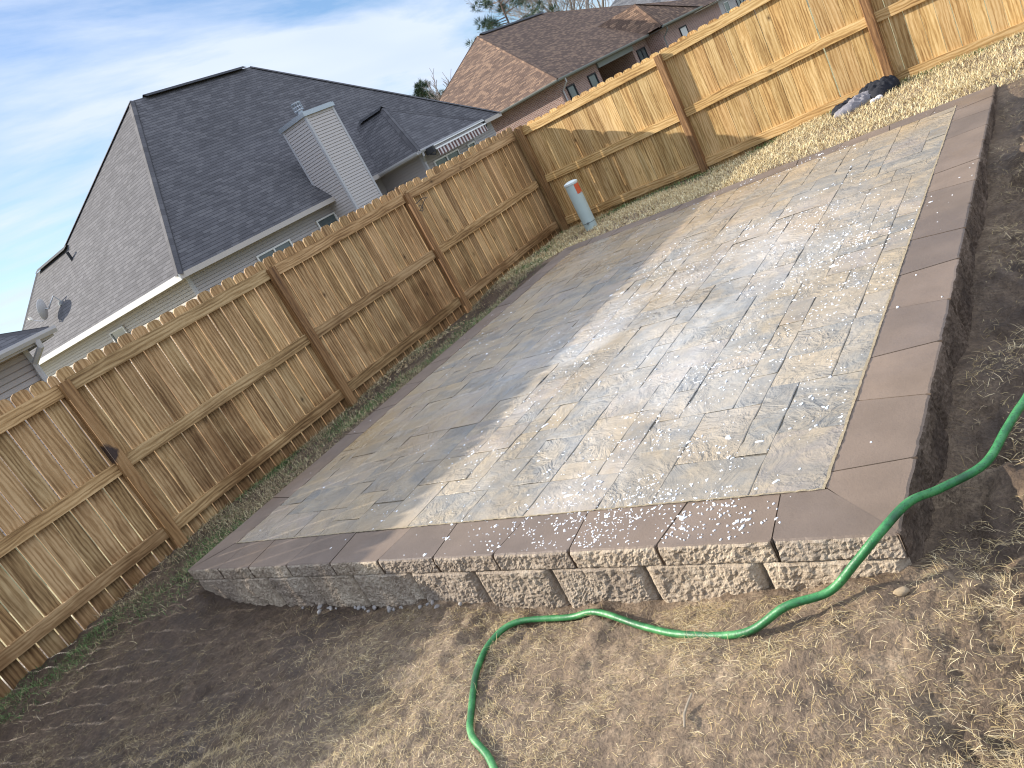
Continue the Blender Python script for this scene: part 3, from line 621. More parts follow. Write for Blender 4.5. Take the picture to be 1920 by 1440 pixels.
# awning under the wing gutter
aw = empty('awning', (-11.5, 13.5, 2.25), 'rolled up patio awning with a brown and white striped valance, under the grey house gutter', 'awning')
mb = MB(); mb.tube([(-11.42, 11.95, 2.36), (-11.42, 15.2, 2.36)], .055, 10); mb.build('roller', plain('awning_fabric', (.45, .42, .42), .7), aw)
mb = MB(); mb.box((-11.46, 11.9, 2.42), (-11.30, 15.25, 2.455), long=1); mb.box((-11.31, 11.9, 2.28), (-11.285, 15.25, 2.33), long=1); mb.build('front_bar', plain('white_metal', (.75, .75, .75), .3, .6), aw)
m_str, t, b = new_mat('striped_valance'); y_ = t.node('ShaderNodeSeparateXYZ', {0: obj_coord(t)}).outputs[1]
s_ = t.math('GREATER_THAN', t.math('FRACT', t.math('DIVIDE', y_, .205)), .45); setb(t, b, t.mix(s_, (.50, .46, .45), (.11, .055, .05)), .85)
mb = MB(); n = 96
for k in range(n):
    y0, y1 = 11.95+3.25*k/n, 11.95+3.25*(k+1)/n
    zb = lambda y: 2.06-.03*abs(math.sin((y-11.95)*math.pi/.2167)); xo = lambda y: -11.29+.012*math.sin(y*9)
    mb.prism([(xo(y0), y0, zb(y0)), (xo(y1), y1, zb(y1)), (xo(y1)-.01, y1, 2.29), (xo(y0)-.01, y0, 2.29)], (-.004, 0, 0))
mb.build('valance', m_str, aw)
M_BLK = plain('black_metal', (.03, .03, .032), .5)
for y0 in (11.84, 15.28):
    mb = MB(); mb.box((-11.72, y0-.05, 2.24), (-11.33, y0+.05, 2.46)); mb.tube([(-11.6, y0, 2.24), (-11.35, y0-.03, 2.15), (-11.3, y0, 2.27)], .03, 8); mb.build('bracket', M_BLK, aw)
# satellite dish on the lit roof slope
ds = empty('satellite_dish', (-24.2, 3.6, 4.03), 'pale satellite dish with feed arm on the lit slope of the charcoal roof', 'satellite dish')
DC = Vector((-24.55, 3.02, 4.02)); dn = Vector((-.72, -.62, .32)).normalized()
su = dn.orthogonal(); su = Vector((0, 0, 1))-dn*dn.z; su.normalize(); sr = su.cross(dn)
mb = MB(); nr, na = 6, 28; R_ = .40
P_ = lambda i, k: DC+(sr*math.cos(k*2*math.pi/na)*.9+su*math.sin(k*2*math.pi/na))*(R_*i/nr)+dn*(.10*(i/nr)**2)
for i in range(nr):
    for k in range(na): mb.face([P_(i, k), P_(i+1, k), P_(i+1, k+1), P_(i, k+1)] if i else [P_(0, 0), P_(1, k), P_(1, k+1)])
    for k in range(na): mb.face([q-dn*.014 for q in ([P_(i, k+1), P_(i+1, k+1), P_(i+1, k), P_(i, k)] if i else [P_(1, k+1), P_(1, k), P_(0, 0)])])
for k in range(na): mb.face([P_(nr, k), P_(nr, k)-dn*.014, P_(nr, k+1)-dn*.014, P_(nr, k+1)])
M_DISH = plain('dish_grey', (.55, .54, .52), .5, .4, 6, .06)
mb.build('reflector', M_DISH, ds)
ft = DC+dn*.62-su*.32
mb = MB(); mb.tube([DC-su*.36+dn*.05, DC-su*.44+dn*.25, ft], .02, 8); mb.build('feed_arm', M_TRIMG, ds)
mb = MB(); mb.tube([ft+dn*.06, ft-dn*.07], [.035, .05], 10); mb.box(ft-Vector((.05, .05, .0)), ft+Vector((.05, .05, .11))); mb.build('feed_head', M_DISH, ds)
base = Vector((-24.2, 3.55, 2.53+1.1545*(3.55-2.3)))
mb = MB(); mb.tube([DC-dn*.02, DC-dn*.14, base+Vector((-.05, -.12, .32)), base], .03, 8); mb.box(base-Vector((.12, .12, .10)), base+Vector((.12, .08, .03))); mb.build('mast', M_CAP, ds)
# ------------------------------------------------------------------ house 0 : corner of the neighbour at the far left
h0 = empty('house', (-14, -9, GZ0), 'grey sided house corner with dark roof and white gutter at far left', 'house')
ez = 2.47; X0, Y1 = -8.1, -3.92; Y0 = -15; X9 = -22; hk = .5; hw = (Y1-Y0)/2
mb = MB(); a1_, a2_ = (X0-hw, Y1-hw, ez+hw*hk), (X9+hw, Y1-hw, ez+hw*hk)
roof_facet(mb, [(X0, Y0, ez), (X0, Y1, ez), a1_]); roof_facet(mb, [(X0, Y1, ez), (X9, Y1, ez), a2_, a1_]); roof_facet(mb, [(X9, Y1, ez), (X9, Y0, ez), a2_]); roof_facet(mb, [(X9, Y0, ez), (X0, Y0, ez), a1_, a2_])
ridge_cap(mb, (X0, Y1, ez), a1_); mb.build('roof', M_RG, h0)
mb = MB(); mb.box((X9, Y0, ez-.035), (X0-.03, Y1-.03, ez-.018)); mb.build('soffit', M_SOF, h0)
mb = MB(); mb.box((X0-.02, Y0, ez-.16), (X0, Y1, ez+.01), long=1); mb.box((X9, Y1-.02, ez-.16), (X0-.022, Y1, ez+.01), long=0); mb.build('fascia', M_TRIMG, h0)
mb = MB(); gutter_run(mb, (X0+.002, Y0), (X0+.002, Y1+.06), ez-.12, (1, 0)); mb.build('gutter', M_TRIMG, h0)
mb = MB(); siding(mb, (X0-.4, Y0), (X0-.4, Y1-.42), GZ0, ez-.02, .11); siding(mb, (X0-.46, Y1-.4), (X9, Y1-.4), GZ0, ez-.02, .11); mb.build('wall', M_SID, h0)
mb = MB(); mb.box((X0-.47, Y1-.47, GZ0), (X0-.37, Y1-.38, ez-.03)); mb.build('corner_trim', M_TRIMG, h0)
mb = MB(); mb.tube([(X0+.06, Y1-.32, ez-.10), (X0+.05, Y1-.32, ez-.22), (X0-.28, Y1-.45, ez-.42), (X0-.31, Y1-.46, ez-.6), (X0-.31, Y1-.46, GZ0)], .055, 6); mb.build('downspout', M_TRIMG, h0)
# ------------------------------------------------------------------ house 2 : brick house with brown roof
h2 = empty('house', (-20, 38, GZ0), 'red brick house with brown shingle hip roof behind the back fence', 'house')
e2 = 2.69; E2 = (-13, 24.58, e2); A2 = (-21.93, 33.51, 7.52); B2 = (-21.93, 42.43, 7.52); F2 = (-13, 51.3, e2); bx = -25.1
G2 = (bx, 24.58, e2); 
mb = MB(); roof_facet(mb, [G2, E2, A2]); roof_facet(mb, [E2, F2, B2, A2]); roof_facet(mb, [F2, (bx, 51.3, e2), B2]); roof_facet(mb, [(bx, 51.3, e2), G2, A2, B2])
Vn, Vf, Va, Vr = (-12, 36.31, e2+.05), (-12, 43.3, e2+.05), (-13.75, 38.1, 4.62), (-18.2, 38.1, 4.62)
roof_facet(mb, [(-15, 36.31, e2+.05), Vn, Va, Vr]); roof_facet(mb, [Vn, Vf, Va]); roof_facet(mb, [Vf, (-16, 43.3, e2+.05), Vr, Va])
for a_, c_ in ((E2, A2), (A2, G2), (B2, F2), (Vn, Va), (Vf, Va)): ridge_cap(mb, a_, c_, .16)
mb.build('roof', M_RB, h2)
mb = MB(); ridge_cap(mb, (-21.93, 33.9, 7.56), (-21.93, 42.2, 7.56), .22, .07); mb.build('ridge_vent', M_DARK, h2)
M_GUT = plain('bronze_gutter', (.16, .17, .16), .45, .5)
mb = MB(); gutter_run(mb, (-13, 24.5), (-13, 36.2), e2-.12, (1, 0)); gutter_run(mb, (-12, 36.25), (-12, 43.35), e2-.07, (1, 0)); gutter_run(mb, (bx, 24.58), (-13, 24.58), e2-.12, (0, -1)); mb.build('gutter', M_GUT, h2)
mb = MB(); mb.box((bx, 24.62, e2-.14), (-13.45, 24.98, e2-.12)); mb.box((-13.45, 24.62, e2-.14), (-13.02, 51, e2-.12)); mb.box((-13.2, 36.35, e2-.10), (-12.03, 43.2, e2-.08)); mb.build('soffit', plain('brown_soffit', (.16, .14, .13), .7), h2)
def brickwall(mb, A, B, z0, z1):
    A, B = Vector((*A, 0)), Vector((*B, 0)); L = (B-A).length; Z = Vector((0, 0, 1))
    mb.face([A+Z*z0, B+Z*z0, B+Z*z1, A+Z*z1], [(0, z0), (L, z0), (L, z1), (0, z1)])
mb = MB(); zt = e2-.12
for a_, c_ in (((bx, 24.98), (-13.4, 24.98)), ((-13.4, 24.98), (-13.4, 29.6)), ((-13.4, 29.6), (-16, 29.6)), ((-16, 29.6), (-16, 34.4)), ((-16, 34.4), (-13.4, 34.4)), ((-13.4, 34.4), (-13.4, 36.7)), ((-13.4, 36.7), (-12.4, 36.7)), ((-12.4, 36.7), (-12.4, 43)), ((-12.4, 43), (-13.4, 43)), ((-13.4, 43), (-13.4, 50.9))): brickwall(mb, a_, c_, GZ0, zt)
mb.build('wall', m_br, h2)
mb = MB(); mb.box((-13.42, 29.6, zt-.3), (-13.3, 34.4, zt)); mb.build('porch_beam', M_GUT, h2)
mb = MB(); mb.box((-15.98, 32.2, GZ0), (-15.94, 33.9, 1.75)); mb.build('porch_door', plain('dark_green_door', (.03, .06, .055), .4), h2)
for a0, a1, x_, m_ in ((25.75, 26.45, -13.39, 0), (28.2, 29.0, -13.39, 0), (34.9, 36.0, -13.39, 1), (39.6, 40.7, -12.39, 0)): window(h2, ('x', x_), a0, a1, .7, 2.1, 1, m_, M_DARK, m_curt if x_ > -13 else m_gl, f=.08)
for y_ in (25.2, 36.9):
    x_ = -12.95 if y_ < 30 else -12.0
    mb = MB(); downspout(mb, [(x_, y_, e2-.12), (x_, y_, e2-.3), (x_-.38, y_, e2-.6), (x_-.38, y_, GZ0)]); mb.build('downspout', M_TRIMG if y_ < 30 else M_GUT, h2)
# ------------------------------------------------------------------ house 3 : grey roofed house beyond
h3 = empty('house', (-24, 68, GZ0), 'house with a pale grey roof and beige siding, glimpsed beyond the brick house', 'house')
e3 = 3.0; c3 = [(-16.6, 59.6), (-34, 59.6), (-34, 78), (-16.6, 78)]
mb = MB(); r1, r2 = (-25.3, 66.5, e3+5.6), (-25.3, 71, e3+5.6)
roof_facet(mb, [(*c3[1], e3), (*c3[0], e3), r1]); roof_facet(mb, [(*c3[0], e3), (*c3[3], e3), r2, r1]); roof_facet(mb, [(*c3[3], e3), (*c3[2], e3), r2]); roof_facet(mb, [(*c3[2], e3), (*c3[1], e3), r1, r2]); mb.build('roof', M_RL, h3)
mb = MB(); mb.box((-16.62, 59.6, e3-.18), (-16.58, 78, e3), long=1); mb.box((-34, 59.58, e3-.18), (-16.63, 59.62, e3), long=0); mb.build('fascia', M_TRIM, h3)
mb = MB(); siding(mb, (-33.5, 60), (-17, 60), GZ0, e3-.02, .13); mb.build('wall', M_SIDB, h3)
mb = MB(); siding(mb, (-17, 60), (-17, 77.6), GZ0, e3-.02, .13); mb.build('wall', M_SID, h3)
window(h3, ('x', -16.98), 63, 64.2, .9, 2.4, 1, 0); window(h3, ('x', -16.98), 66.5, 68.5, .2, 2.5, 1, 1, M_DARK)
# ------------------------------------------------------------------ trees
M_BARK = plain('grey_bark', (.20, .175, .155), .9, .2, 12, .3); M_PBARK = plain('pine_bark', (.14, .10, .08), .9, .2, 12, .3)
m_ndl, t, b = new_mat('pine_needles'); r = attr(t, 'rnd'); setb(t, b, t.ramp(r, [(0, (.022, .045, .024)), (.6, (.045, .075, .035)), (1, (.08, .115, .05))]), .6, .3)
def bare_tree(name, x, y, h, seed, label, group=None, spread=.55, depth=6, z0=GZ0):
    rg = random.Random(seed); root = empty(name, (x, y, z0), label, 'tree', group); mt, mc = MB(), MB()
    def grow(p_, d, L, rad, dep):
        n = 4; pts = [p_]; dd = d
        for i in range(n):
            dd = (dd+Vector((rg.uniform(-1, 1), rg.uniform(-1, 1), rg.uniform(-.3, .7)))*.13).normalized(); pts.append(pts[-1]+dd*L/n)
        rr = [rad*(1-.45*i/n) for i in range(n+1)]
        rr = [max(q_, .016) for q_ in rr]
        (mt if dep == 0 else mc).tube(pts, rr, 7 if dep < 2 else 4 if dep < 4 else 3, cap=False)
        if dep >= depth: return
        for k in range(rg.choice((2, 3, 3)) if dep else 5):
            i = n if k == 0 else rg.randint(2, n)
            sd = Vector((rg.uniform(-1, 1), rg.uniform(-1, 1), rg.uniform(-.2, .6))); nd = (dd*(1 if k else 1.6)+sd*spread*1.5).normalized()
            grow(pts[i], nd, L*rg.uniform(.55, .8), rr[i]*(.8 if k == 0 else .55), dep+1)
    grow(Vector((x, y, z0)), Vector((rg.uniform(-.06, .06), rg.uniform(-.06, .06), 1)), h*.36, h*.016, 0)
    mt.build('trunk', M_BARK, root, loc=None); mc.build('crown', M_BARK, root, loc=None)
    return root
def pine(name, x, y, h, seed, label, clear=.45, wid=.2, group=None, z0=GZ0):
    rg = random.Random(seed); root = empty(name, (x, y, z0), label, 'tree', group); mt, mb, mn = MB(), MB(), []
    mt.tube([(x+.1*math.sin(k), y, z0+h*k/8) for k in range(9)], [h*.014*(1-.85*k/8) for k in range(9)], 8); mt.build('trunk', M_PBARK, root)
    V, F, Rn = [], [], []
    nb_ = 34
    for i in range(nb_):
        f = i/nb_; z = z0+h*(clear+(1-clear)*f); L = h*wid*(.35+.9*math.sin(math.pi*min(1, .25+.8*f)))*rg.uniform(.6, 1.1); an = rg.uniform(0, 6.283)
        d = Vector((math.cos(an), math.sin(an), rg.uniform(.0, .5))); o = Vector((x, y, z)); tip = o+d*L; mb.tube([o, o+d*L*.5+Vector((0, 0, -.03*L)), tip], [.05*h/12, .03*h/12, .012], 4, cap=False)
        for c_ in range(5):
            cpt = o+d*L*rg.uniform(.45, 1.05)+Vector((rg.gauss(0, 1), rg.gauss(0, 1), rg.gauss(0, .6)))*L*.16
            cr = rg.uniform(.28, .6)*h/12; shade = rg.random()
            for q in range(110):
                v = Vector((rg.gauss(0, 1), rg.gauss(0, 1), rg.gauss(.15, .75))).normalized(); a_ = cpt+v*cr*rg.uniform(.2, .6); e_ = a_+(v+Vector((rg.gauss(0, .3), rg.gauss(0, .3), rg.gauss(.2, .3))))*cr*.55
                s_ = v.orthogonal().normalized()*cr*.035; k0 = len(V); V += [a_-s_, a_+s_, e_]; F.append((k0, k0+1, k0+2)); Rn.append(min(1, max(0, shade*.7+rg.random()*.3)))
    mb.build('branches', M_PBARK, root)
    me_o = np_mesh('crown', np.array([tuple(v) for v in V])-np.array([x, y, z0]), np.array(F), m_ndl, {'rnd': np.repeat(np.array(Rn), 3)}, parent=root)
    return root
def bear(u, dist, du=0): d = Vector(u)*dist; return CAM[0]+d.x, CAM[1]+d.y
x_, y_ = bear((-.619, .780, 0), 62); pine('pine_tree', x_, y_, 8.0, 3, 'small round pine crown rising between the charcoal roof and the brown roof', .55, .17)
x_, y_ = bear((-.605, .792, 0), 58); bare_tree('bare_tree', x_, y_, 8.2, 12, 'thin leafless tree right beside the small pine, left of the brown roof', None, .5, 5)
x_, y_ = bear((-.512, .852, 0), 78); pine('pine_tree', x_, y_, 15, 9, 'tall dark pine standing behind the brown roof ridge', .35, .22)
x_, y_ = bear((-.528, .842, 0), 92); bare_tree('bare_tree', x_, y_, 12.5, 5, 'pale leafless tree at the left end of the row behind the brown roof', 'bare trees behind the brick house', .65, 6)
for i, (bx_, by_, ds_, hh_) in enumerate(((-.486, .872, 86, 19), (-.462, .884, 95, 22), (-.440, .896, 84, 20), (-.474, .878, 104, 23), (-.425, .902, 100, 22))):
    x_, y_ = bear((bx_, by_, 0), ds_)
    bare_tree('bare_tree', x_, y_, hh_, 20+i, 'bare grey winter tree in the row behind the brown roof', 'bare trees behind the brick house', .65, 6)
# ------------------------------------------------------------------ garden hose
def spline(pts, n=10):
    P = [Vector(p_) for p_ in pts]; out = []
    for i in range(len(P)-1):
        p0, p1, p2, p3 = P[max(i-1, 0)], P[i], P[i+1], P[min(i+2, len(P)-1)]
        for k in range(n):
            u = k/n; out.append(.5*((2*p1)+(p2-p0)*u+(2*p0-5*p1+4*p2-p3)*u*u+(3*p1-p0-3*p2+p3)*u**3))
    return out+[P[-1]]
gz = lambda x, y: float(ground_z(np.array([x]), np.array([y]))[0])
gb = lambda x, y: float(ground_base(np.array([x]), np.array([y]))[0])
m_hose, t, b = new_mat('green_rubber'); oc = obj_coord(t)
n1 = t.noise(oc, 9, 4, .6); n2 = t.noise(oc, 120, 4, .7)
col = t.ramp(n1, [(.34, (.009, .065, .020)), (.5, (.020, .155, .040)), (.72, (.09, .27, .09))])
col = t.mix(t.ramp(n2, [(.56, 0), (.66, .85)]), col, (.015, .04, .018))
setb(t, b, col, t.ramp(n2, [(.3, .35), (.7, .6)]), .5, n2, .002, .6)
hp = [(5.25, -9.35, None), (4.95, -8.98, None), (4.68, -8.75, None), (4.48, -8.64, None), (4.385, -8.53, None), (4.255, -8.325, None), (4.205, -8.15, None), (4.29, -8.045, None), (4.55, -8.0, None), (4.72, -8.01, None), (4.96, -8.075, None), (5.165, -8.125, None), (5.41, -8.14, None), (5.57, -8.10, .005), (5.70, -8.05, .02), (5.80, -8.01, .10), (5.885, -7.95, .165), (5.945, -7.82, .165), (6.01, -7.70, .12), (6.115, -7.555, .095), (6.17, -7.38, .102), (6.215, -7.235, .105), (6.32, -7.0, .12), (6.6, -6.75, None)]
pts = [(x, y, (max(gz(x, y), gb(x, y)-.01)+.014 if z is None else z)) for x, y, z in hp]
mb = MB(); mb.tube(spline(pts, 12), 0.0136, 10); hose = mb.build('garden_hose', m_hose, smooth=True, weld=True)
tag(hose, 'green garden hose curling over the dirt and the front right patio corner', 'hose')
# ------------------------------------------------------------------ utility pedestal
px_, py_ = .955, -.77; pz_ = gb(px_, py_)
ped = empty('utility_pedestal', (px_, py_, pz_), 'pale green round utility pedestal with an orange label near the fence corner', 'pedestal')
M_PED = plain('pale_green_plastic', (.42, .50, .47), .5, .4, 6, .06)
def lathe(mb, cx, cy, prof, n=28):
    for (r0, z0), (r1, z1) in zip(prof, prof[1:]):
        for k in range(n):
            a0, a1 = k*2*math.pi/n, (k+1)*2*math.pi/n
            q = [(cx+r0*math.cos(a0), cy+r0*math.sin(a0), z0), (cx+r0*math.cos(a1), cy+r0*math.sin(a1), z0), (cx+r1*math.cos(a1), cy+r1*math.sin(a1), z1), (cx+r1*math.cos(a0), cy+r1*math.sin(a0), z1)]
            mb.face(q[:3] if r1 < 1e-6 else q, None)
mb = MB(); lathe(mb, px_, py_, [(.088, pz_-.1), (.088, pz_+.095), (.092, pz_+.10), (.094, pz_+.34), (.094, pz_+.672), (.088, pz_+.676)]); mb.build('tube', M_PED, ped)
mb = MB(); lathe(mb, px_, py_, [(.093, pz_+.66), (.1, pz_+.665), (.1, pz_+.688), (.094, pz_+.694), (.05, pz_+.708), (0, pz_+.712)]); mb.build('cap', plain('pale_cap', (.58, .63, .60), .45, .4, 6, .05), ped)
mb = MB(); lathe(mb, px_, py_, [(.0905, pz_+.092), (.0935, pz_+.096), (.0905, pz_+.10)]); mb.box((px_+.02, py_-.103, pz_+.085), (px_+.045, py_-.088, pz_+.11)); mb.build('seam_band', plain('dark_seam', (.12, .14, .14), .6), ped)
mb = MB()
for k in range(8):
    a0, a1 = [math.radians(-42+66*j/8) for j in (k, k+1)]; r_ = .0955
    lo = pz_+.50+.035*float(vnoise(np.array(k*1.7), np.array(.3), 3)); zz = (lo, pz_+.653)
    mb.face([(px_+r_*math.cos(a), py_+r_*math.sin(a), z) for a, z in ((a0, zz[0]), (a1, zz[0]), (a1, zz[1]), (a0, zz[1]))], None)
mb.build('warning_label', plain('orange_label', (.56, .10, .035), .55, .4, 90, .35), ped)
# ------------------------------------------------------------------ clothes by the fence
def cloth_heap(name, pts, mat, label, cat, seed, h=.12, rad=.13):
    """crumpled garment: a heightfield over overlapping lumps, with folds"""
    xs = [p_[0] for p_ in pts]; ys_ = [p_[1] for p_ in pts]; n = 60
    X, Y = np.meshgrid(np.linspace(min(xs)-rad*1.5, max(xs)+rad*1.5, n), np.linspace(min(ys_)-rad*1.5, max(ys_)+rad*1.5, n), indexing='ij')
    Hh = np.zeros_like(X)
    for x, y, k in pts: Hh = np.maximum(Hh, k*np.clip(1-((X-x)**2+(Y-y)**2)/(rad*(.7+.5*k))**2, 0, 1)**.42)
    f1 = np.abs(fbm(X*13+seed, Y*19, 3, seed)-.5)*2; f2 = fbm(X*40, Y*40, 2, seed+3)
    Z = ground_base(X, Y)-.03+Hh*h*(.72+.75*(1-f1*1.6).clip(-.4, 1)*.6)+(Hh > 0)*(.03+f2*.012)
    g = ground_base(X, Y)
    idm = np.arange(n*n).reshape(n, n); keep = (Hh > 0); q = np.stack([idm[:-1, :-1], idm[1:, :-1], idm[1:, 1:], idm[:-1, 1:]], -1)
    kk = keep[:-1, :-1] | keep[1:, :-1] | keep[1:, 1:] | keep[:-1, 1:]
    o = np_mesh(name, np.stack([X, Y, Z], -1).reshape(-1, 3), q[kk], mat, smooth=True)
    md = o.modifiers.new('thick', 'SOLIDIFY'); md.thickness = .006
    return tag(o, label, cat)
cloth_heap('jacket', [(4.50, -.30, .8), (4.42, -.40, .6), (4.57, -.22, .75), (4.36, -.42, .5)], plain('grey_cloth', (.20, .19, .20), .95, .1, 30, .3, .004), 'crumpled grey jacket heaped on the lawn in front of the black one', 'clothing', 3, .115, .11)
cloth_heap('jacket', [(4.68, -.14, 1), (4.80, -.16, 1), (4.60, -.10, .9), (4.74, -.26, .7), (4.30, -.26, .55), (4.40, -.20, .6)], plain('black_cloth', (.022, .023, .028), .9, .15, 30, .3, .004), 'black jacket bundled against the post of the back fence', 'clothing', 7, .14, .11)
cloth_heap('rag', [(4.74, -.42, .6), (4.69, -.45, .5)], plain('white_cloth', (.5, .5, .52), .9, .1, 30, .2, .004), 'small white rag at the foot of the black jacket', 'rag', 9, .05, .042)
# ------------------------------------------------------------------ plant hook on a fence post
hk_ = empty('plant_hook', (0, -2.67, 1.36), 'black iron hook on the fence post in the middle of the long shaded fence', 'hook')
mb = MB(); mb.box((-.06, -2.668, 1.30), (-.02, -2.662, 1.46)); mb.build('plate', M_BLK, hk_)
mb = MB(); mb.tube(spline([(-.04, -2.66, 1.43), (-.03, -2.60, 1.44), (-.02, -2.50, 1.455), (-.01, -2.42, 1.43)], 6), .005, 6)
mb.tube(spline([(-.04, -2.66, 1.33), (-.03, -2.58, 1.36), (-.02, -2.50, 1.41), (-.015, -2.45, 1.435)], 6), .004, 6)
mb.tube(spline([(-.03, -2.63, 1.34), (-.03, -2.59, 1.32), (-.03, -2.56, 1.36), (-.03, -2.59, 1.40), (-.03, -2.62, 1.38)], 6), .005, 6); mb.build('arm', M_BLK, hk_)
# ------------------------------------------------------------------ stones and a twig
M_PEB = plain('pale_pebble', (.36, .33, .30), .85, .3, 40, .3, .003)
def stone_mesh(seed, flat=.65):
    rg = random.Random(seed); V, F = [], []; nu_, nv_ = 10, 7
    for j in range(nv_+1):
        for i in range(nu_):
            a, c = 2*math.pi*i/nu_, math.pi*j/nv_
            v = Vector((math.sin(c)*math.cos(a), math.sin(c)*math.sin(a)*.8, math.cos(c)*flat)); k = .8+.45*float(vnoise(np.array(v.x*1.8+seed), np.array(v.y*1.8+v.z*2.3), seed)); V.append(tuple(v*k))
    for j in range(nv_):
        for i in range(nu_): F.append((j*nu_+i, (j+1)*nu_+i, (j+1)*nu_+(i+1) % nu_, j*nu_+(i+1) % nu_))
    me = bpy.data.meshes.new('pebble'); me.from_pydata(V, [], F); me.materials.append(M_PEB); me.polygons.foreach_set('use_smooth', [True]*len(F)); me.update(); return me
pm = [stone_mesh(k+1) for k in range(4)]
for k, x in enumerate((2.45, 2.62, 2.655, 2.70, 2.725, 2.75, 2.80, 2.97, 3.0, 3.03, 3.06, 3.12, 3.15, 3.27, 3.31, 3.34, 3.38, 3.42, 3.58, 3.61, 3.66, 3.7, 3.86)):
    o = bpy.data.objects.new('pebble', pm[k % 4]); COL.objects.link(o); y = PY0-.005-random.uniform(.0, .05); s_ = random.uniform(.010, .022)
    o.location = (x, y, gz(x, y)+s_*.3); o.scale = (s_, s_*random.uniform(.7, 1), s_); o.rotation_euler = (random.uniform(-.3, .3), 0, random.random()*6)
    tag(o, 'small pale pebble lying in the dirt along the foot of the block wall', 'pebble', 'pebbles along the block wall')
o = bpy.data.objects.new('stone', stone_mesh(31, .6)); COL.objects.link(o); o.location = (5.90, -8.02, gz(5.9, -8.02)+.012); o.scale = (.024, .019, .018); o.rotation_euler = (0, 0, .4)
tag(o, 'rounded tan stone at the foot of the front right patio corner', 'stone'); o.data.materials[0] = plain('tan_stone', (.40, .30, .19), .85, .3, 40, .25, .003)
def tw(u, v): pass
tx, ty = 5.33, -8.48
mb = MB(); q = [(tx+dx, ty+dy, gz(tx+dx, ty+dy)+.008+k_) for dx, dy, k_ in ((0, .06, .03), (-.008, .03, .012), (-.012, 0, .004), (.004, -.03, .004), (.012, -.055, .006))]
mb.tube(spline(q, 5), [.0045-.0025*abs(i/20-.5) for i in range(21)], 6); tag(mb.build('twig', plain('dry_twig', (.26, .21, .15), .9)), 'small dry twig on bare mud near the bottom of the yard', 'twig')
# ------------------------------------------------------------------ soap suds left by washing
m_foam, t, b = new_mat('foam'); setb(t, b, (.80, .81, .83), .35, .5)
N = 95000; X = RNG.uniform(PX0+.05, PX1-.02, N); Y = RNG.uniform(PY0+.02, PY1-.1, N)
mask = np.clip((fbm(X*1.5+.35*Y+3, Y*1.0, 4, 41)-.50)*6, 0, 1)**1.4*np.clip((fbm(X*7, Y*7, 3, 44)-.36)*4, .05, 1)
front = np.exp(-((X-4.75)/.55)**2-((Y+7.72)/.28)**2)*1.6+np.exp(-((X-4.9)/.75)**2-((Y+6.9)/.9)**2)*.55*np.clip((fbm(X*4, Y*4, 3, 47)-.35)*4, 0, 1)
band = np.exp(-((X-5.35)/.35)**2-((Y+5.0)/.35)**2)*.9+np.exp(-((X-3.6)/.2)**2-((Y+5.6)/1.4)**2)*.35
dens = np.clip(mask*.16*np.clip((X-2.4)/1.5, .12, 1)+(front*.62+band*.45)*np.clip((fbm(X*9, Y*9, 2, 49)-.3)*3.2, 0, 1), 0, 1)
dens = dens*np.where(X > FX1, .12+.3*np.exp(-((Y+4.6)/.6)**2), 1)
k = RNG.uniform(0, 1, N) < dens; X, Y = X[k], Y[k]; M = len(X)
s = np.exp(RNG.normal(-6.05, .55, M)); el = RNG.uniform(1, 2.6, M); an = RNG.uniform(0, 6.28, M)
ang = np.arange(8)*2*math.pi/8
rr = s[:, None]*RNG.uniform(.45, 1.35, (M, 8)); lx = rr*np.cos(ang)*el[:, None]; ly = rr*np.sin(ang)
BX = X[:, None]+lx*np.cos(an)[:, None]-ly*np.sin(an)[:, None]; BY = Y[:, None]+lx*np.sin(an)[:, None]+ly*np.cos(an)[:, None]
V = np.zeros((M, 17, 3)); V[:, :8, 0] = BX; V[:, :8, 1] = BY; V[:, :8, 2] = PZ-.001
V[:, 8:16, 0] = X[:, None]+(BX-X[:, None])*.8; V[:, 8:16, 1] = Y[:, None]+(BY-Y[:, None])*.8; V[:, 8:16, 2] = PZ+.0022
V[:, 16, 0] = X; V[:, 16, 1] = Y; V[:, 16, 2] = PZ+.0027
F4 = np.array([[i, (i+1) % 8, 8+(i+1) % 8, 8+i] for i in range(8)]); F3 = np.array([[8+i, 8+(i+1) % 8, 16, 16] for i in range(8)])
Fq = np.concatenate([F4, F4*0+np.array([[8+i, 8+(i+1) % 8, 16, 8+i] for i in range(8)])])
T1 = np.concatenate([F4[:, [0, 1, 2]], F4[:, [0, 2, 3]], F3[:, :3]])
Fm = (np.arange(M)[:, None, None]*17+T1[None]).reshape(-1, 3)
tag(np_mesh('soap_suds', V.reshape(-1, 3), Fm, m_foam, smooth=True), kind='stuff')
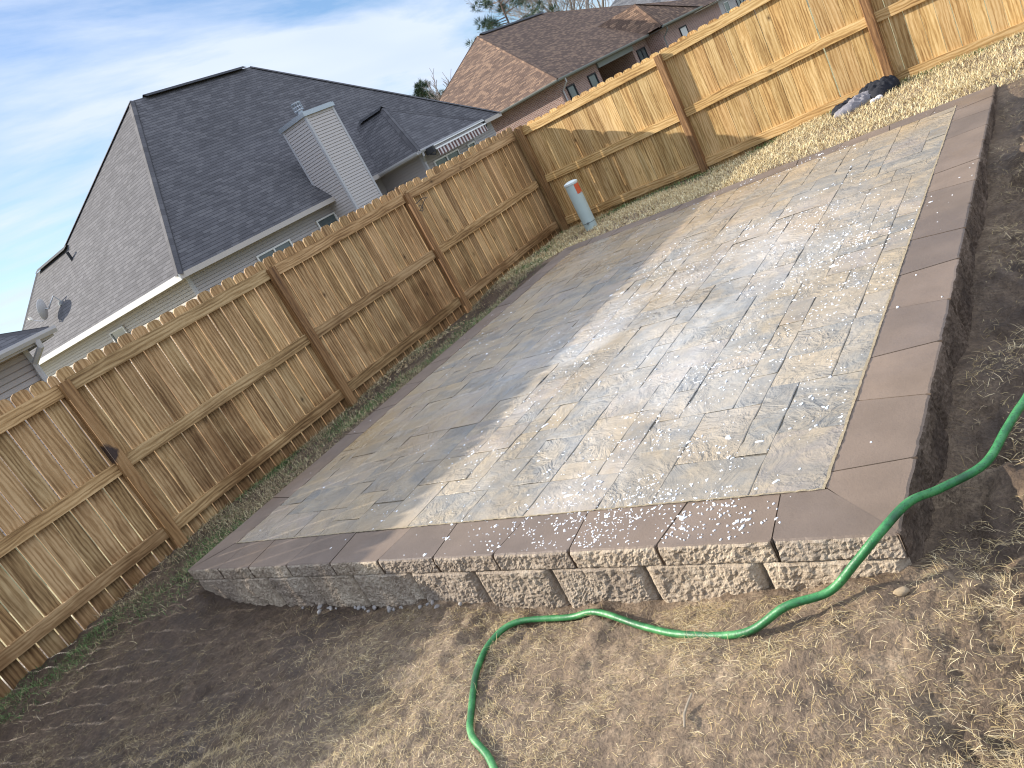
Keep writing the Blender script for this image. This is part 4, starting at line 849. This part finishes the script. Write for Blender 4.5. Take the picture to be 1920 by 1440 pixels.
# ------------------------------------------------------------------ grass and straw
m_grass, t, b = new_mat('grass_blade'); tc_ = attr(t, 'tint', 'Color')
setb(t, b, tc_, .7, .25); b.inputs['Transmission Weight'].default_value = 0
def blades(name, X, Y, L, wid, pitch, az, tint, curl=.6, lift=0.0):
    n = len(X); Z = ground_z(X, Y)+lift
    V = np.zeros((n, 7, 3)); P = np.stack([X, Y, Z], -1); dirx, diry = np.cos(az), np.sin(az); sx, sy = -diry, dirx
    side = np.stack([sx, sy, np.zeros(n)], -1); ph = pitch.copy(); kink = RNG.normal(0, .35, (n, 3)); a = az.copy()
    pts = [P]
    for i in range(3):
        d = np.stack([np.cos(a)*np.cos(ph), np.sin(a)*np.cos(ph), np.sin(ph)], -1); pts.append(pts[-1]+d*(L/3)[:, None]); ph = ph-curl*RNG.uniform(.2, 1, n); a = a+kink[:, i]
    for i, wf in enumerate((1, .85, .6)):
        V[:, i*2] = pts[i]-side*(wid*wf/2)[:, None]; V[:, i*2+1] = pts[i]+side*(wid*wf/2)[:, None]
    V[:, 6] = pts[3]
    F = np.array([[0, 1, 3], [0, 3, 2], [2, 3, 5], [2, 5, 4], [4, 5, 6]])
    F = (np.arange(n)[:, None, None]*7+F[None]).reshape(-1, 3)
    tag(np_mesh(name, V.reshape(-1, 3), F, m_grass, {'tint': np.repeat(tint, 7, 0)}), kind='stuff')
def tints(n, cols, w_, jit=.22):
    c = np.array(cols)[RNG.choice(len(cols), n, p=np.array(w_)/sum(w_))]*(1+RNG.normal(0, jit, (n, 1))); return np.concatenate([np.clip(c, .01, .8), np.ones((n, 1))], 1)
STRAW = [(.43, .33, .165), (.34, .245, .115), (.52, .42, .25), (.20, .135, .07), (.29, .22, .135)]
def inpatio(X, Y, m=0.0): return (X > PX0-m) & (X < PX1+m) & (Y > PY0-m) & (Y < PY1+m)
# straw trodden into the mud at the front
N = 640000; X = RNG.uniform(.2, 7.4, N); Y = RNG.uniform(-10.4, -7.6, N)
clump = np.clip((fbm(X*2.1+7, Y*2.1, 4, 61, .6)-.40)*4.5, 0.0, 1)*np.clip((fbm(X*8, Y*8, 2, 63)-.22)*2.6, 0.05, 1)
bare = np.exp(-((X-4.75)/.33)**2-((Y+8.55)/.25)**2)*.85+np.exp(-((X-2.2)/.9)**2-((Y+8.2)/.45)**2)*.55
extra = .35*np.clip((X-5.3)/.6, 0, 1)*np.clip((-Y-8.3)/.2, 0, 1)+.35*np.exp(-((X-3.95)/.5)**2-((Y+8.55)/.4)**2)
k = (RNG.uniform(0, 1, N) < np.clip(clump*.60*(1-bare)+extra*.6+.06, 0, 1)) & ~inpatio(X, Y, .035)
k &= ~((X < 3.2) & (RNG.uniform(0, 1, N) < np.clip((3.2-X)/1.6, 0, 1)*.55))
X, Y = X[k], Y[k]; n = len(X); flow = fbm(X*1.3, Y*1.3, 2, 66)*9
tn = tints(n, STRAW, [5, 4, 3, 3, 3]); sh = np.clip((3.4-X)/1.2, 0, 1)[:, None]; tn[:, :3] = tn[:, :3]*(1-.38*sh)  # left straw tinted darker for the fence's shade and caked dirt
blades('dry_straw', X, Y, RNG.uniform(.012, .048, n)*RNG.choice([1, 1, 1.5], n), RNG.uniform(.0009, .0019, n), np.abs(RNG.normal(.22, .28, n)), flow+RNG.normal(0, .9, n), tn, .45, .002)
# straw in the trench on the right
N = 150000; X = RNG.uniform(PX1+.04, 8.0, N); Y = RNG.uniform(-7.7, -1.9, N)
c_ = np.clip((fbm(X*2.4, Y*2.4, 4, 71, .6)-.42)*4, .02, 1)*np.clip((X-5.98)/.3, .25, 1)
k = RNG.uniform(0, 1, N) < c_*.75; X, Y = X[k], Y[k]; n = len(X)
blades('dry_straw', X, Y, RNG.uniform(.02, .075, n), RNG.uniform(.0014, .003, n), np.abs(RNG.normal(.25, .3, n)), RNG.uniform(0, 6.28, n), tints(n, STRAW, [4, 4, 3, 4, 4]), .45, .002)
# dormant lawn behind the patio
N = 150000; X = RNG.uniform(-.05, 9.5, N); Y = RNG.uniform(PY1+.0, .06, N)
keep = (Y > PY1+.02) | (X > PX1+.05); dl = np.clip(.55+(fbm(X*2, Y*2, 3, 81)-.5)*1.4, .25, 1)
k = keep & (RNG.uniform(0, 1, N) < dl); X, Y = X[k], Y[k]; n = len(X)
grn = np.clip(np.exp(-((Y-.0)/.22)**2)*1.1+np.exp(-((X-.3)/.5)**2)*.5, 0, 1)*np.clip((fbm(X*1.8, Y*1.8, 3, 83)-.38)*5, 0, 1)
tn = tints(n, [(.60, .48, .26), (.50, .38, .19), (.66, .56, .35), (.36, .26, .13)], [5, 4, 3, 2]); isg = RNG.uniform(0, 1, n) < grn
tg = tints(n, [(.06, .12, .035), (.10, .17, .05), (.16, .21, .08)], [3, 3, 2]); tn[isg] = tg[isg]
blades('dormant_lawn', X, Y, RNG.uniform(.03, .07, n), RNG.uniform(.003, .006, n), RNG.uniform(.35, 1.3, n), RNG.uniform(0, 6.28, n), tn, .5)
# mixed green strip along the left fence
N = 120000; X = RNG.uniform(-.25, PX0+.05, N); Y = RNG.uniform(-10.5, PY1+.5, N)
left = (X < PX0-.015) | (Y < PY0); gm = fbm(X*1.6, Y*.9, 3, 91); dens = np.clip((fbm(X*3, Y*2, 3, 93)-.33)*3.2, .05, 1)*np.clip(1-(X-.75)/.55, .12, 1)
dens = np.where(Y < -8.2, dens*np.clip(1-(X-.25)/.5, .05, 1), dens)
k = left & (RNG.uniform(0, 1, N) < dens*.85); X, Y, gm = X[k], Y[k], gm[k]; n = len(X)
isg = RNG.uniform(0, 1, n) < np.clip((gm-.40)*5, .06, .92)*np.clip(1.15-X*.5, .3, 1)
tn = tints(n, [(.33, .27, .15), (.24, .18, .095), (.40, .33, .20)], [4, 4, 2]); tg = tints(n, [(.055, .105, .03), (.09, .15, .045), (.15, .19, .075)], [4, 3, 2]); tn[isg] = tg[isg]
blades('fence_grass', X, Y, RNG.uniform(.025, .075, n), RNG.uniform(.002, .0042, n), RNG.uniform(.2, 1.25, n), RNG.uniform(0, 6.28, n), tn, .6)
# dry leaves blown under the fence
N = 500; X = RNG.uniform(-.1, .35, N); Y = RNG.normal(-4.0, .55, N); n = N
blades('leaf_litter', X, Y, RNG.uniform(.025, .05, n), RNG.uniform(.010, .02, n), RNG.uniform(-.1, .6, n), RNG.uniform(0, 6.28, n), tints(n, [(.45, .36, .22), (.32, .23, .12)], [2, 2]), .3, .01)
